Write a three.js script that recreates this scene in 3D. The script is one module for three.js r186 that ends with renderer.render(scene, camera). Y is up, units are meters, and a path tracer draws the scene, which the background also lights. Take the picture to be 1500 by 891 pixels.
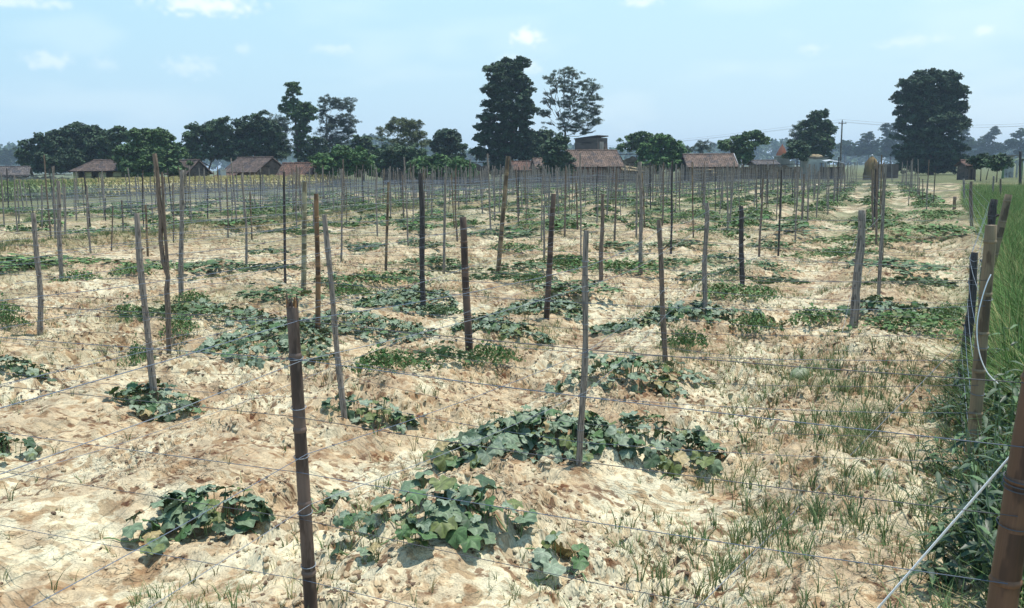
import * as THREE from 'three';
import { mergeGeometries } from 'three/addons/utils/BufferGeometryUtils.js';

// ---------------------------------------------------------------- camera
const W = 1500, Hh = 891, F = 1310, EYE = 2.1, ROLL = Math.atan(0.0105), HY = 244;
const scene = new THREE.Scene();
const camera = new THREE.PerspectiveCamera(2 * Math.atan(Hh / 2 / F) * 180 / Math.PI, 1024 / 608, 0.1, 4000);
const PITCH = Math.atan2(-(HY - Hh / 2) * Math.cos(ROLL), F);
camera.rotation.order = 'YXZ';
camera.position.set(0, EYE, 0);
camera.rotation.set(-PITCH, 0, -ROLL);
camera.updateMatrixWorld();

// ---------------------------------------------------------------- sky, sun, exposure
const renderer = new THREE.WebGLRenderer({ antialias: true });
renderer.toneMapping = THREE.LinearToneMapping;
renderer.toneMappingExposure = 1.1;
renderer.shadowMap.enabled = true;
const SUN_DIR = new THREE.Vector3(0.2, 1, -0.115).normalize();
const sun = new THREE.DirectionalLight(new THREE.Color(1.0, 0.955, 0.87), 4.9);
sun.position.copy(SUN_DIR).multiplyScalar(200); sun.target.position.set(0, 0, 0);
sun.castShadow = true; sun.shadow.mapSize.set(4096, 4096);
Object.assign(sun.shadow.camera, { left: -150, right: 150, top: 150, bottom: -150, near: 1, far: 500 });
scene.add(sun, sun.target);

// direction through a photo pixel
function ray(px, py) {
  const v = new THREE.Vector3((px - W / 2) / F, -(py - Hh / 2) / F, -1);
  return v.applyQuaternion(camera.quaternion);
}
// ---------------------------------------------------------------- noise and random
function rng(seed) { let s = seed >>> 0; return () => { s = (s + 0x6D2B79F5) | 0; let t = Math.imul(s ^ (s >>> 15), 1 | s); t = (t + Math.imul(t ^ (t >>> 7), 61 | t)) ^ t; return ((t ^ (t >>> 14)) >>> 0) / 4294967296; }; }
function hash(x, y, s = 0) { let h = (Math.imul(x, 374761393) + Math.imul(y, 668265263) + Math.imul(s, 2147483647 ^ 0x5bd1e995)) | 0; h = Math.imul(h ^ (h >>> 13), 1274126177); h ^= h >>> 16; return (h >>> 0) / 4294967296; }
function vnoise(x, y, s = 0, per = 0) {
  const xi = Math.floor(x), yi = Math.floor(y), fx = x - xi, fy = y - yi;
  const w = per ? (n => ((n % per) + per) % per) : (n => n);
  const x0 = w(xi), x1 = w(xi + 1), y0 = w(yi), y1 = w(yi + 1);
  const u = fx * fx * (3 - 2 * fx), v = fy * fy * (3 - 2 * fy);
  const a = hash(x0, y0, s), b = hash(x1, y0, s), c = hash(x0, y1, s), d = hash(x1, y1, s);
  return a + (b - a) * u + (c - a) * v + (a - b - c + d) * u * v;   // 0..1
}
function fbm(x, y, s = 0, o = 4, per = 0) { let t = 0, a = 0.5, n = 0; for (let i = 0; i < o; i++) { t += a * vnoise(x, y, s + i * 17, per); n += a; x *= 2; y *= 2; per *= 2; a *= 0.5; } return t / n; }
const sstep = (a, b, x) => { x = Math.min(1, Math.max(0, (x - a) / (b - a))); return x * x * (3 - 2 * x); };
const lerp = (a, b, t) => a + (b - a) * t;

// ---------------------------------------------------------------- the sky (air and a few thin clouds)
{
  const w = 3072, h = 1536, d = new Float32Array(w * h * 4);
  const puffs = [[773, 53, 26, 13, .8], [768, 46, 14, 8, .6], [295, 6, 74, 15, .75], [330, 14, 44, 8, .4], [940, 3, 26, 9, .6], [68, 88, 34, 12, .4], [280, 98, 40, 15, .3], [775, 98, 22, 11, .35], [150, 94, 20, 9, .25], [1335, 60, 44, 9, .3], [1192, 72, 20, 8, .3],
    [1437, 46, 14, 8, .45], [490, 72, 34, 8, .3], [30, 3, 60, 8, .5], [745, 85, 20, 8, .3], [356, 72, 14, 8, .25]].map(([px, py, rx, ry, k]) => { const r = ray(px, py).normalize(); return [Math.atan2(r.z, r.x), Math.asin(r.y), rx / F, ry / F, k]; });
  const dir = new THREE.Vector3();
  for (let j = 0; j < h; j++) {
    const el = ((j + .5) / h - .5) * Math.PI, e = Math.max(0, el), ce = Math.cos(el), se = Math.sin(el);
    for (let i = 0; i < w; i++) {
      const az = ((i + .5) / w - .5) * 2 * Math.PI;
      dir.set(ce * Math.cos(az), se, ce * Math.sin(az));
      const cs = Math.max(0, dir.dot(SUN_DIR));
      const t = 1 - Math.exp(-e * 5.5), t2 = sstep(0.1, 1.3, e);
      let r = lerp(.60, .52, t), g = lerp(.77, .875, t), b = lerp(.92, 1.0, t);
      r = lerp(r, .16, t2); g = lerp(g, .36, t2); b = lerp(b, .72, t2);
      // air glows a little towards the sun's side
      const az0 = Math.atan2(SUN_DIR.z, SUN_DIR.x), side = Math.cos(az - az0) * ce;
      const gl = .5 + .5 * side, glow = Math.pow(cs, 6) * .25;
      r *= lerp(.67, 1.12, gl); g *= lerp(.80, 1.05, gl); b *= lerp(.91, 1.0, gl);
      r += glow; g += glow; b += glow;
      if (el > 0 && el < .9) {
        const veil = .07 * sstep(.45, .8, fbm(az * 9, el * 30, 5, 3));
        r += veil; g += veil * .7; b += veil * .35;
      }
      if (el > .02 && el < .3) for (const [ca, ch, rx, ry, k] of puffs) {
        const dx = (az - ca) / rx, dy = (el - ch) / ry; if (dx * dx + dy * dy > 4) continue;
        const n = fbm(az * 160, el * 220, 9, 4), q = sstep(1.15, .15, Math.sqrt(dx * dx + dy * dy) + (n - .5) * 1.5) * k;
        r = lerp(r, 1.0, q); g = lerp(g, 1.07, q); b = lerp(b, 1.1, q);
      }
      const o = (j * w + i) * 4; d[o] = r; d[o + 1] = g; d[o + 2] = b; d[o + 3] = 1;
    }
  }
  const tx = new THREE.DataTexture(d, w, h, THREE.RGBAFormat, THREE.FloatType);
  tx.mapping = THREE.EquirectangularReflectionMapping; tx.magFilter = tx.minFilter = THREE.LinearFilter; tx.colorSpace = THREE.LinearSRGBColorSpace; tx.needsUpdate = true;
  scene.background = tx; scene.environment = tx;
}

// ---------------------------------------------------------------- row coordinates and terrain
const RA = 22.172 * Math.PI / 180, SA = Math.sin(RA), CA = Math.cos(RA);
const toUV = (x, z) => [x * SA - z * CA, x * CA + z * SA];
const toXZ = (u, v) => [u * SA + v * CA, -u * CA + v * SA];
const ROW = 2.2;
const FENCE = [[-5, .3], [3, .5], [6.3, .64], [9.3, .82], [17, 1.75], [32, 2.85], [46, 3.4], [80, 6], [140, 11], [400, 30]];
function fenceV(u) { if (u <= FENCE[0][0]) return FENCE[0][1]; for (let i = 1; i < FENCE.length; i++) if (u < FENCE[i][0]) { const [a, b] = FENCE[i - 1], [c, d] = FENCE[i]; return b + (d - b) * (u - a) / (c - a); } return 30; }
function ground(u, v) {
  const far = 1 - sstep(60, 120, Math.max(Math.abs(u), Math.abs(v)));
  const infield = sstep(-43, -41, v) * (1 - sstep(fenceV(u) - .1, fenceV(u) + .6, v));
  let y = 0;
  if (far > 0) {
    const wob = (fbm(u * .35, v * .35, 3, 2) - .5) * .5;
    y += infield * .11 * Math.cos((v + wob) / ROW * 2 * Math.PI);
    y += infield * .20 * (fbm(u * 1.1, v * 1.5, 11, 3) - .5);
    const near = 1 - sstep(18, 40, Math.hypot(u, v));
    if (near > 0) {
      const lump = fbm(u * 4.2, v * 4.6, 21, 3);
      y += near * infield * (.085 * (lump - .5) + .06 * sstep(.5, .62, fbm(u * 8, v * 9, 31, 3)) * sstep(.42, .6, fbm(u * .9, v * .9, 41, 2)) + .03 * (Math.abs(fbm(u * 5.5, v * 6, 35, 3) - .5) * 4 - .6));
    }
    y += .26 * Math.exp(-Math.pow((v + 20 + .5 * (fbm(u * .25, 1, 51, 2) - .5)) / .55, 2)) * sstep(8, 12, u) * (1 - sstep(50, 60, u)) * (.7 + .6 * fbm(u * 1.3, v, 52, 2));
    y += .12 * Math.exp(-Math.pow((v - fenceV(u) - .1) / .35, 2)) * sstep(2, 5, u);
    y += .45 * Math.exp(-Math.pow((u - 92) / 1.3, 2)) * sstep(5, 7, v);
    y *= far;
  }
  return y;
}
const gy = (x, z) => { const [u, v] = toUV(x, z); return ground(u, v); };
// the point of the ground under a photo pixel
function at(px, py) { const r = ray(px, py); let y = 0; const p = new THREE.Vector3(); for (let i = 0; i < 4; i++) { const t = (EYE - y) / -r.y; p.set(r.x * t, y, r.z * t); y = gy(p.x, p.z); } p.y = y; return p; }
// the point of a pixel's ray at a depth measured along the camera's heading
function deep(px, py, depth) { const r = ray(px, py); const k = depth / -r.z; return new THREE.Vector3(r.x * k, EYE + r.y * k, -depth); }

// ---------------------------------------------------------------- textures and materials
function dataTex(n, fn, srgb = false) {
  const d = new Uint8Array(n * n * 4);
  for (let j = 0; j < n; j++) for (let i = 0; i < n; i++) { const c = fn(i / n, j / n), o = (j * n + i) * 4; d[o] = Math.min(255, Math.max(0, c[0] * 255)); d[o + 1] = Math.min(255, Math.max(0, c[1] * 255)); d[o + 2] = Math.min(255, Math.max(0, c[2] * 255)); d[o + 3] = 255; }
  const t = new THREE.DataTexture(d, n, n); t.wrapS = t.wrapT = THREE.RepeatWrapping; t.magFilter = THREE.LinearFilter; t.minFilter = THREE.LinearMipmapLinearFilter; t.generateMipmaps = true;
  if (srgb) t.colorSpace = THREE.SRGBColorSpace; t.needsUpdate = true; return t;
}
// crumbly sandy soil: crumbs, crust plates and fine grains on a 2.6 m tile
const SOIL_N = 1536, soilH = new Float32Array(SOIL_N * SOIL_N);
{
  const N = SOIL_N;
  for (let j = 0; j < N; j++) for (let i = 0; i < N; i++) {
    const x = i / N, y = j / N;
    const wx = x + .010 * (fbm(x * 24, y * 24, 61, 2, 24) - .5), wy = y + .010 * (fbm(x * 24, y * 24, 71, 2, 24) - .5);
    const rid = 1 - Math.abs(fbm(wx * 30, wy * 30, 81, 3, 30) * 2 - 1);
    const cr = fbm(wx * 90, wy * 90, 91, 3, 90), gr = vnoise(x * 420, y * 420, 95, 420);
    const mask = sstep(.42, .62, fbm(x * 7, y * 7, 99, 3, 7));
    soilH[j * N + i] = .30 + .30 * (rid - .7) * (1 - .6 * mask) + .50 * (cr - .5) * (.25 + .9 * mask) + .10 * (gr - .5) + .22 * sstep(.56, .68, cr) * mask;
  }
}
const soilBump = dataTex(SOIL_N, (x, y) => { const h = soilH[Math.floor(y * SOIL_N) * SOIL_N + Math.floor(x * SOIL_N)]; return [h, h, h]; });
const soilMap = dataTex(SOIL_N, (x, y) => {
  const gr = vnoise(x * 500, y * 500, 131, 500), p = fbm(x * 36, y * 36, 141, 4, 36), q = sstep(.55, .66, fbm(x * 60, y * 60, 151, 3, 60)), w = sstep(.57, .64, fbm(x * 45, y * 45, 161, 4, 45));
  let r = .84 + .16 * (gr - .5) + .26 * (p - .5), g = r, b = r;
  r *= 1 - .10 * q; g *= 1 - .15 * q; b *= 1 - .19 * q;          // damp brown crumbs
  r = lerp(r, 1, w * .5); g = lerp(g, .99, w * .5); b = lerp(b, .97, w * .5);   // pale crust flakes
  const dk = sstep(.60, .68, fbm(x * 52, y * 52, 171, 4, 52)) * sstep(.44, .58, fbm(x * 9, y * 9, 175, 3, 9)), d2 = sstep(.63, .70, fbm(x * 22, y * 22, 181, 4, 22));   // dark specks painted as the shadows of crumbs and cracked crust
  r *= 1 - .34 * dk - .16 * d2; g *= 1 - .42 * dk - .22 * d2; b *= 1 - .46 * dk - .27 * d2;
  return [r, g, b];
}, true);
const M = {};
function std(name, r, g, b, rough = .9, extra = {}) { const m = new THREE.MeshStandardMaterial({ roughness: rough, metalness: 0, side: THREE.DoubleSide, ...extra }); m.color.setRGB(r, g, b); m.name = name; return M[name] = m; }
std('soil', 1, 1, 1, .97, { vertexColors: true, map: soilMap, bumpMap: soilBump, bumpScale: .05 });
const barkTex = dataTex(512, (x, y) => { const a = fbm(x * 40, y * 5, 201, 4, 40), s = fbm(x * 9, y * 3, 211, 3, 9), k = sstep(.62, .72, fbm(x * 14, y * 10, 221, 3, 14)); const c = .74 + .5 * (a - .4) + .3 * (s - .5) - .25 * k; return [c, c * .99, c * .97]; }, true);
const barkBump = dataTex(512, (x, y) => { const a = fbm(x * 40, y * 6, 201, 4, 40); return [a, a, a]; });
const tex2 = (t, u, v) => { const c = t.clone(); c.repeat.set(u, v); c.needsUpdate = true; return c; };
const bm = tex2(barkTex, 1, 1.4), bb = tex2(barkBump, 1, 1.4);
const bamTex = dataTex(512, (x, y) => { const a = fbm(x * 60, y * 2, 251, 3, 60), s = fbm(x * 3, y * 4, 261, 4, 3), k = sstep(.56, .72, fbm(x * 5, y * 7, 271, 4, 5)); const c = .80 + .16 * (a - .5) + .35 * (s - .5) - .22 * k; return [c, c * (1 - .05 * k), c * (1 - .08 * k)]; }, true);
const bam = (n, r, g, b) => std(n, r, g, b, .6, { map: bamTex });
const wood = (n, r, g, b) => std(n, r, g, b, .82, { map: bm, bumpMap: bb, bumpScale: .006 });
bam('bambooDark', .20, .135, .11); bam('bambooRed', .19, .115, .085); bam('bambooTan', .36, .25, .145); bam('bambooRust', .22, .105, .055); bam('bambooOrange', .34, .185, .085); bam('bambooPale', .55, .47, .29);
wood('stakeGrey', .43, .365, .325); wood('stakeBrown', .32, .235, .185); wood('stakeBlack', .10, .085, .085); wood('bark', .16, .125, .10); wood('barkPale', .36, .33, .29);
std('splinter', .34, .17, .07, .9); std('wireBlue', .085, .115, .165, .55); std('wireDark', .065, .068, .08, .6); std('wirePale', .15, .17, .20, .55); std('ropeWhite', .84, .85, .87, .7); std('tie', .22, .24, .27, .7);
// gourd leaf: pale veins on a dusty blade (uv centre is the stalk end)
const veinTex = dataTex(128, (x, y) => {
  const dx = x - .5, dy = y - .5, r = Math.hypot(dx, dy) * 2, a = Math.atan2(dy, dx); let v = 0;
  for (let k = 0; k < 5; k++) { const t = Math.PI / 2 + (k - 2) * 1.02; let da = Math.abs(((a - t + 3 * Math.PI) % (2 * Math.PI)) - Math.PI); v = Math.max(v, sstep(.035, .0, Math.abs(da) * r * .5) * (1 - r * .5)); }
  const n = fbm(x * 14, y * 14, 231, 3, 14), c = .84 + .4 * (n - .5) + .2 * v; return [c, c * (1 - .02 * v), c];
}, true);
const leafMat = (n, r, g, b, rough = .62) => std(n, r, g, b, rough, { map: veinTex });
leafMat('leafDusty', .255, .325, .215); leafMat('leafDusty2', .175, .25, .14); leafMat('leafGreen', .09, .18, .058); leafMat('leafDeep', .05, .10, .042); leafMat('leafOlive', .15, .19, .05); leafMat('leafDry', .42, .33, .15);
std('stem', .16, .23, .10, .8); std('foliage', 1, 1, 1, .8, { vertexColors: true }); std('grassInst', 1, 1, 1, .75); std('crownInst', 1, 1, 1, .85);
std('clod', 1, 1, 1, .97, { bumpMap: tex2(soilBump, .3, .3), bumpScale: .01 });

// ---------------------------------------------------------------- scene helpers
const used = {};
function numbered(n) { const k = used[n] = (used[n] ?? -1) + 1; return k ? `${n}_${String(k).padStart(3, '0')}` : n; }
function shade(o) { o.castShadow = o.receiveShadow = true; return o; }
function tag(o, label, category, group, kind) { if (label) o.userData.label = label; if (category) o.userData.category = category; if (group) o.userData.group = group; if (kind) o.userData.kind = kind; return o; }
function thing(name, label, category, pos, group) { const g = new THREE.Group(); g.name = numbered(name); if (pos) g.position.copy(pos); tag(g, label, category, group); scene.add(g); return g; }
function part(name, geo, mat, parent) { const m = shade(new THREE.Mesh(geo, mat)); m.name = name; parent.add(m); return m; }
function solo(name, geo, mat, label, category, pos, group, kind) { const m = shade(new THREE.Mesh(geo, mat)); m.name = numbered(name); if (pos) m.position.copy(pos); tag(m, label, category, group, kind); scene.add(m); return m; }
function geoOf(pos, idx, uv, col) { const g = new THREE.BufferGeometry(); g.setAttribute('position', new THREE.Float32BufferAttribute(pos, 3)); if (uv) g.setAttribute('uv', new THREE.Float32BufferAttribute(uv, 2)); if (col) g.setAttribute('color', new THREE.Float32BufferAttribute(col, 3)); if (idx) g.setIndex(idx); g.computeVertexNormals(); return g; }
function merge(list) { return list.length === 1 ? list[0] : mergeGeometries(list.map(g => g.index ? g.toNonIndexed() : g)); }
const V = (x, y, z) => new THREE.Vector3(x, y, z);
function tube(pts, radii, sides = 6, cap = true) {
  const pos = [], uv = [], idx = [], n = pts.length; let len = 0;
  const T = new THREE.Vector3(), N = new THREE.Vector3(), B = new THREE.Vector3(), up = new THREE.Vector3();
  T.subVectors(pts[n - 1], pts[0]).normalize(); up.set(0, 1, 0); if (Math.abs(T.y) > .9) up.set(1, 0, 0);
  for (let i = 0; i < n; i++) {
    T.subVectors(pts[Math.min(n - 1, i + 1)], pts[Math.max(0, i - 1)]).normalize(); N.crossVectors(T, up).normalize(); B.crossVectors(T, N);
    if (i) len += pts[i].distanceTo(pts[i - 1]); const r = typeof radii === 'number' ? radii : radii[i];
    for (let k = 0; k <= sides; k++) { const a = k / sides * 2 * Math.PI, c = Math.cos(a) * r, s = Math.sin(a) * r; pos.push(pts[i].x + N.x * c + B.x * s, pts[i].y + N.y * c + B.y * s, pts[i].z + N.z * c + B.z * s); uv.push(k / sides, len); }
  }
  const m = sides + 1;
  for (let i = 0; i < n - 1; i++) for (let k = 0; k < sides; k++) { const a = i * m + k; idx.push(a, a + m, a + 1, a + 1, a + m, a + m + 1); }
  if (cap) for (const e of [0, n - 1]) { const b = pos.length / 3; pos.push(pts[e].x, pts[e].y, pts[e].z); uv.push(.5, len); for (let k = 0; k < sides; k++) { const a = e * m + k; e ? idx.push(b, a + 1, a) : idx.push(b, a, a + 1); } }
  return geoOf(pos, idx, uv);
}
function box(w, h, d, x = 0, y = 0, z = 0) { const g = new THREE.BoxGeometry(w, h, d); g.translate(x, y, z); return g; }
const D = new THREE.Object3D();
function instances(name, geo, mat, list, parent, kind = 'stuff') {   // list of {p, q|r, s, c}
  const m = new THREE.InstancedMesh(geo, mat, list.length); shade(m);
  list.forEach((e, i) => { D.position.copy(e.p); D.rotation.set(...(e.r || [0, 0, 0])); typeof e.s === 'number' ? D.scale.setScalar(e.s) : D.scale.set(...e.s); D.updateMatrix(); m.setMatrixAt(i, D.matrix); if (e.c) m.setColorAt(i, e.c); });
  m.name = parent === scene ? numbered(name) : name; m.userData.kind = kind; parent.add(m); return m;
}
const rgb = (r, g, b) => new THREE.Color().setRGB(r, g, b);
function seen(x, y, z, mx = .08) { const p = V(x, y, z).project(camera); return p.z < 1 && Math.abs(p.x) < 1 + mx && p.y > -1 - mx && p.y < 1.2; }
console.log('setup done');

// ================================================================ THE SETTING
{ // one sheet of ground out to the horizon, laid out in the field's row directions
  const us = [-6], vs = [];
  const stepU = u => u < 2.4 ? .25 : u < 9 ? .034 : .034 * Math.pow(u / 9, 1.75);
  while (us[us.length - 1] < 1800) us.push(us[us.length - 1] + Math.min(stepU(us[us.length - 1]), 120));
  const L = [0]; while (L[L.length - 1] > -1500) { const a = -L[L.length - 1]; L.push(-a - Math.min(a < 6.5 ? .034 : .034 * Math.pow(a / 6.5, 1.8), 120)); }
  const R = [0]; while (R[R.length - 1] < 1200) { const a = R[R.length - 1]; R.push(a + Math.min(a < 1.2 ? .034 : .034 * Math.pow(a / 1.2, 1.5), 120)); }
  vs.push(...L.reverse(), ...R.slice(1));
  const nu = us.length, nv = vs.length, pos = new Float32Array(nu * nv * 3), col = new Float32Array(nu * nv * 3), uv = new Float32Array(nu * nv * 2), idx = [];
  const C = { pale: [.78, .695, .48], ochre: [.62, .485, .305], brown: [.40, .275, .165], olive: [.20, .20, .085], green: [.12, .17, .055], straw: [.36, .32, .17], bund: [.26, .23, .11] };
  const mixc = (a, b, t) => [lerp(a[0], b[0], t), lerp(a[1], b[1], t), lerp(a[2], b[2], t)];
  for (let i = 0; i < nu; i++) for (let j = 0; j < nv; j++) {
    const u = us[i], v = vs[j], [x, z] = toXZ(u, v), o = i * nv + j;
    pos[o * 3] = x; pos[o * 3 + 1] = ground(u, v); pos[o * 3 + 2] = z;
    const wu = u + .5 * (fbm(u * .7, v * .7, 301, 2) - .5), wv = v + .5 * (fbm(u * .7, v * .7, 311, 2) - .5);
    uv[o * 2] = wu / 2.6; uv[o * 2 + 1] = wv / 2.6;
    const fv = fenceV(u);
    let c = mixc(C.pale, C.ochre, sstep(.40, .60, fbm(u * .55 + 3, v * 1.6, 321, 4)));
    c = mixc(c, C.brown, .65 * sstep(.51, .64, fbm(u * 1.5, v * 2.4, 331, 4)));
    c = mixc(c, C.pale, .85 * sstep(.53, .64, fbm(u * 2.3, v * 3.1, 341, 3)));
    // the dug beds carry browner soil than the washed sand between them, with broken edges
    const bed = Math.cos((v + 1.1 * (fbm(u * .5, v * .5, 345, 3) - .5)) / ROW * 2 * Math.PI) * .5 + 1.6 * (fbm(u * 1.7, v * 2.2, 347, 4) - .5);
    c = mixc(c, C.ochre, .55 * sstep(0, .3, bed)); c = mixc(c, C.brown, .4 * sstep(.36, .62, bed));
    // weeds too fine and far to tell apart tint the farther soil in patches
    const dist = Math.hypot(u, v);
    c = mixc(c, C.green, .72 * sstep(18, 48, dist) * sstep(.38, .58, fbm(u * .45, v * 1.1, 351, 3)));
    c = mixc(c, C.olive, .35 * sstep(.52, .68, fbm(u * .4, v * .9, 361, 3)) * sstep(7, 16, dist));
    const bund = Math.exp(-Math.pow((v + 20.3) / .9, 2)) * sstep(8, 12, u) * (1 - sstep(50, 60, u));
    c = mixc(c, C.bund, .8 * bund * sstep(.25, .6, fbm(u * 1.1, v * 2, 371, 3)));
    if (v < -42) { const n = fbm(u * .15, v * .3, 381, 4); c = mixc(mixc(C.pale, C.straw, .35), mixc(C.green, C.straw, .75 * n), sstep(-43.5, -45.5, v + (n - .5) * 2)); c = mixc(c, C.green, .5 * sstep(.45, .65, fbm(u * .07, v * .07, 391, 3))); }
    if (v > fv + .2) { const n = fbm(u * .12, v * .4, 401, 4), t = sstep(fv + .2, fv + 1.2, v); c = mixc(c, mixc(C.olive, C.green, n), t); if (u > 78) c = mixc(c, mixc(C.straw, C.olive, sstep(.35, .65, n)), sstep(78, 86, u)); }
    if (u > 100) c = mixc(c, mixc(C.green, C.olive, fbm(u * .05, v * .05, 411, 3)), sstep(92, 106, u + 10 * fbm(u * .1, v * .1, 412, 2)));
    col[o * 3] = c[0]; col[o * 3 + 1] = c[1]; col[o * 3 + 2] = c[2];
    if (i && j) { const a = o - nv - 1, b = o - nv, d = o - 1; idx.push(a, b, o, a, o, d); }
  }
  const g = new THREE.BufferGeometry(); g.setAttribute('position', new THREE.BufferAttribute(pos, 3)); g.setAttribute('uv', new THREE.BufferAttribute(uv, 2)); g.setAttribute('color', new THREE.BufferAttribute(col, 3)); g.setIndex(idx); g.computeVertexNormals();
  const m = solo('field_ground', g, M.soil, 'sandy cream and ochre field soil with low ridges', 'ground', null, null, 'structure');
  console.log('ground', nu, nv, idx.length / 3);
}

// ---------------------------------------------------------------- clods, weeds and grass (uncountable)
function clodGeo(seed) { const g = new THREE.IcosahedronGeometry(1, 1), p = g.attributes.position; for (let i = 0; i < p.count; i++) { const x = p.getX(i), y = p.getY(i), z = p.getZ(i), n = .62 + .7 * vnoise(x * 1.7 + 9, y * 1.7 + z * 2.3 + seed * 5, seed); p.setXYZ(i, x * n, y * n * .7, z * n); } g.computeVertexNormals(); return g; }
{
  const r = rng(7), list = [[], []];
  for (let i = 0; i < 90000; i++) {
    const u = 2.6 + Math.pow(r(), 1.5) * 15, v = 1.0 - Math.pow(r(), 1.25) * 14;
    if (v > fenceV(u)) continue;
    const rough = sstep(.42, .62, fbm(u * .9, v * .9, 41, 2)); if (r() > .06 + .94 * rough) continue;
    const [x, z] = toXZ(u, v), k = r(), s = k < .32 ? .003 + .012 * Math.pow(r(), 2) : .004 + .021 * Math.pow(r(), 4.2), cc = k < .32 ? [.20, .13, .085] : k < .5 ? [.44, .315, .19] : k < .8 ? [.52, .40, .25] : [.62, .53, .35];  // darkest crumb colour stands in for the small shadows at clod edges
    const f = .85 + .3 * r();
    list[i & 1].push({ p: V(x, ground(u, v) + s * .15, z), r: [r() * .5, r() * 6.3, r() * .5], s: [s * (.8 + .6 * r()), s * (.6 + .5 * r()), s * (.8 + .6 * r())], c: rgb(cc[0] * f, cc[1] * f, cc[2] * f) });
  }
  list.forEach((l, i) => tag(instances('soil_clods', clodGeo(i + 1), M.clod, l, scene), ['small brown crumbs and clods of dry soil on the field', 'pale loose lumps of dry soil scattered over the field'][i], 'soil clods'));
}
function bladeTuft(seed, n, h, w, spread, lean, segs = 2) {
  const r = rng(seed), pos = [], idx = [];
  for (let k = 0; k < n; k++) {
    const a = r() * 6.283, ox = Math.cos(a) * spread * r(), oz = Math.sin(a) * spread * r(), hh = h * (.5 + .6 * r()), ln = lean * (.3 + r()), da = a + (r() - .5) * 1.5, dx = Math.cos(da), dz = Math.sin(da), b0 = pos.length / 3, tw = r() * 3.14;
    for (let s = 0; s <= segs; s++) { const t = s / segs, ww = w * (1 - t * .92) * .5, px = ox + dx * ln * hh * t * t, pz = oz + dz * ln * hh * t * t, py = hh * (t - .25 * ln * t * t); pos.push(px - Math.cos(tw) * ww, py, pz - Math.sin(tw) * ww, px + Math.cos(tw) * ww, py, pz + Math.sin(tw) * ww); if (s) { const q = b0 + (s - 1) * 2; idx.push(q, q + 1, q + 2, q + 1, q + 3, q + 2); } }
  }
  return geoOf(pos, idx);
}
{ // sparse sprouting grass between the rows
  const r = rng(17), L = [[], [], []];
  for (let i = 0; i < 210000; i++) {
    const u = 2.4 + Math.pow(r(), 1.35) * 36, v = 1.9 - Math.pow(r(), 1.2) * 24; if (v > fenceV(u) + .1) continue;
    const cl = sstep(.46, .60, fbm(u * 2.6, v * 2.6, 505, 2)); let d = sstep(.43, .62, fbm(u * .75, v * 1.0, 501, 3)) * (.2 + .7 * cl) + .04;
    const lane = sstep(-1.7, -.7, v) * (1 - sstep(9, 11.5, u)); d += 1.0 * lane * (.25 + cl) * sstep(.30, .5, fbm(u * 1.3, v * 1.3, 511, 2));
    d += .4 * sstep(fenceV(u) - .45, fenceV(u) - .05, v) * sstep(.3, .5, fbm(u * .8, v, 515, 2));
    const bund = Math.exp(-Math.pow((v + 20.3) / .9, 2)); d += 3 * bund * sstep(.3, .5, fbm(u * .7, v, 517, 2));
    if (r() > d * .34 * (u > 8 ? 1.7 : 1.1)) continue;
    const [x, z] = toXZ(u, v), f = .7 + .6 * r(), dry = r() < .22 + .3 * bund, c = dry ? rgb(.27 * f, .24 * f, .11 * f) : rgb(.115 * f, .175 * f, .06 * f);
    const s = (.35 + .75 * r()) * (1 + .9 * bund + .35 * lane);
    L[i % 3].push({ p: V(x, ground(u, v) - .008, z), r: [(r() - .5) * .3, r() * 6.28, (r() - .5) * .3], s, c });
  }
  ['thin green grass sprouts scattered over the sandy soil', 'short tufts of wiry grass growing between the rows', 'sparse weedy grass seedlings on the pale soil'].forEach((lab, i) => tag(instances('weed_grass', bladeTuft(900 + i, [6, 9, 5][i], [.13, .10, .17][i], [.006, .005, .008][i], [.03, .05, .02][i], [.9, 1.1, .7][i], 3), M.grassInst, L[i], scene), lab, 'grass'));
  console.log('grass', L.map(l => l.length));
}
{ // tall green paddy beyond the fence
  const r = rng(27), L = [[], []];
  for (let i = 0; i < 52000; i++) {
    const u = 5.2 + Math.pow(r(), 1.9) * 72, v = fenceV(u) + .34 + r() * (u * .06 + 2.6); if (r() > 1.15 - u / 90) continue;
    if (u < 8 && v < fenceV(u) + .9 - (u - 5) * .15) continue;
    const [x, z] = toXZ(u, v); if (!seen(x, .5, z, .5)) continue;
    const f = .45 + .8 * r(), y = r() < .2, c = y ? rgb(.30 * f, .27 * f, .10 * f) : rgb(.09 * f, .195 * f, .034 * f);
    L[i & 1].push({ p: V(x, ground(u, v) - .02, z), r: [(r() - .5) * .25, r() * 6.28, (r() - .5) * .25], s: [.9 + .6 * r(), .5 + .5 * r(), .9 + .6 * r()], c });
  }
  L.forEach((l, i) => tag(instances('paddy_grass', bladeTuft(950 + i, 13, .78, .011, .09, [.42, .75][i], 3), M.grassInst, l, scene), ['tall bright green paddy growing beyond the wire fence', 'bright green paddy blades standing right behind the bamboo fence'][i], 'paddy'));
  console.log('paddy', L.map(l => l.length));
}
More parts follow.
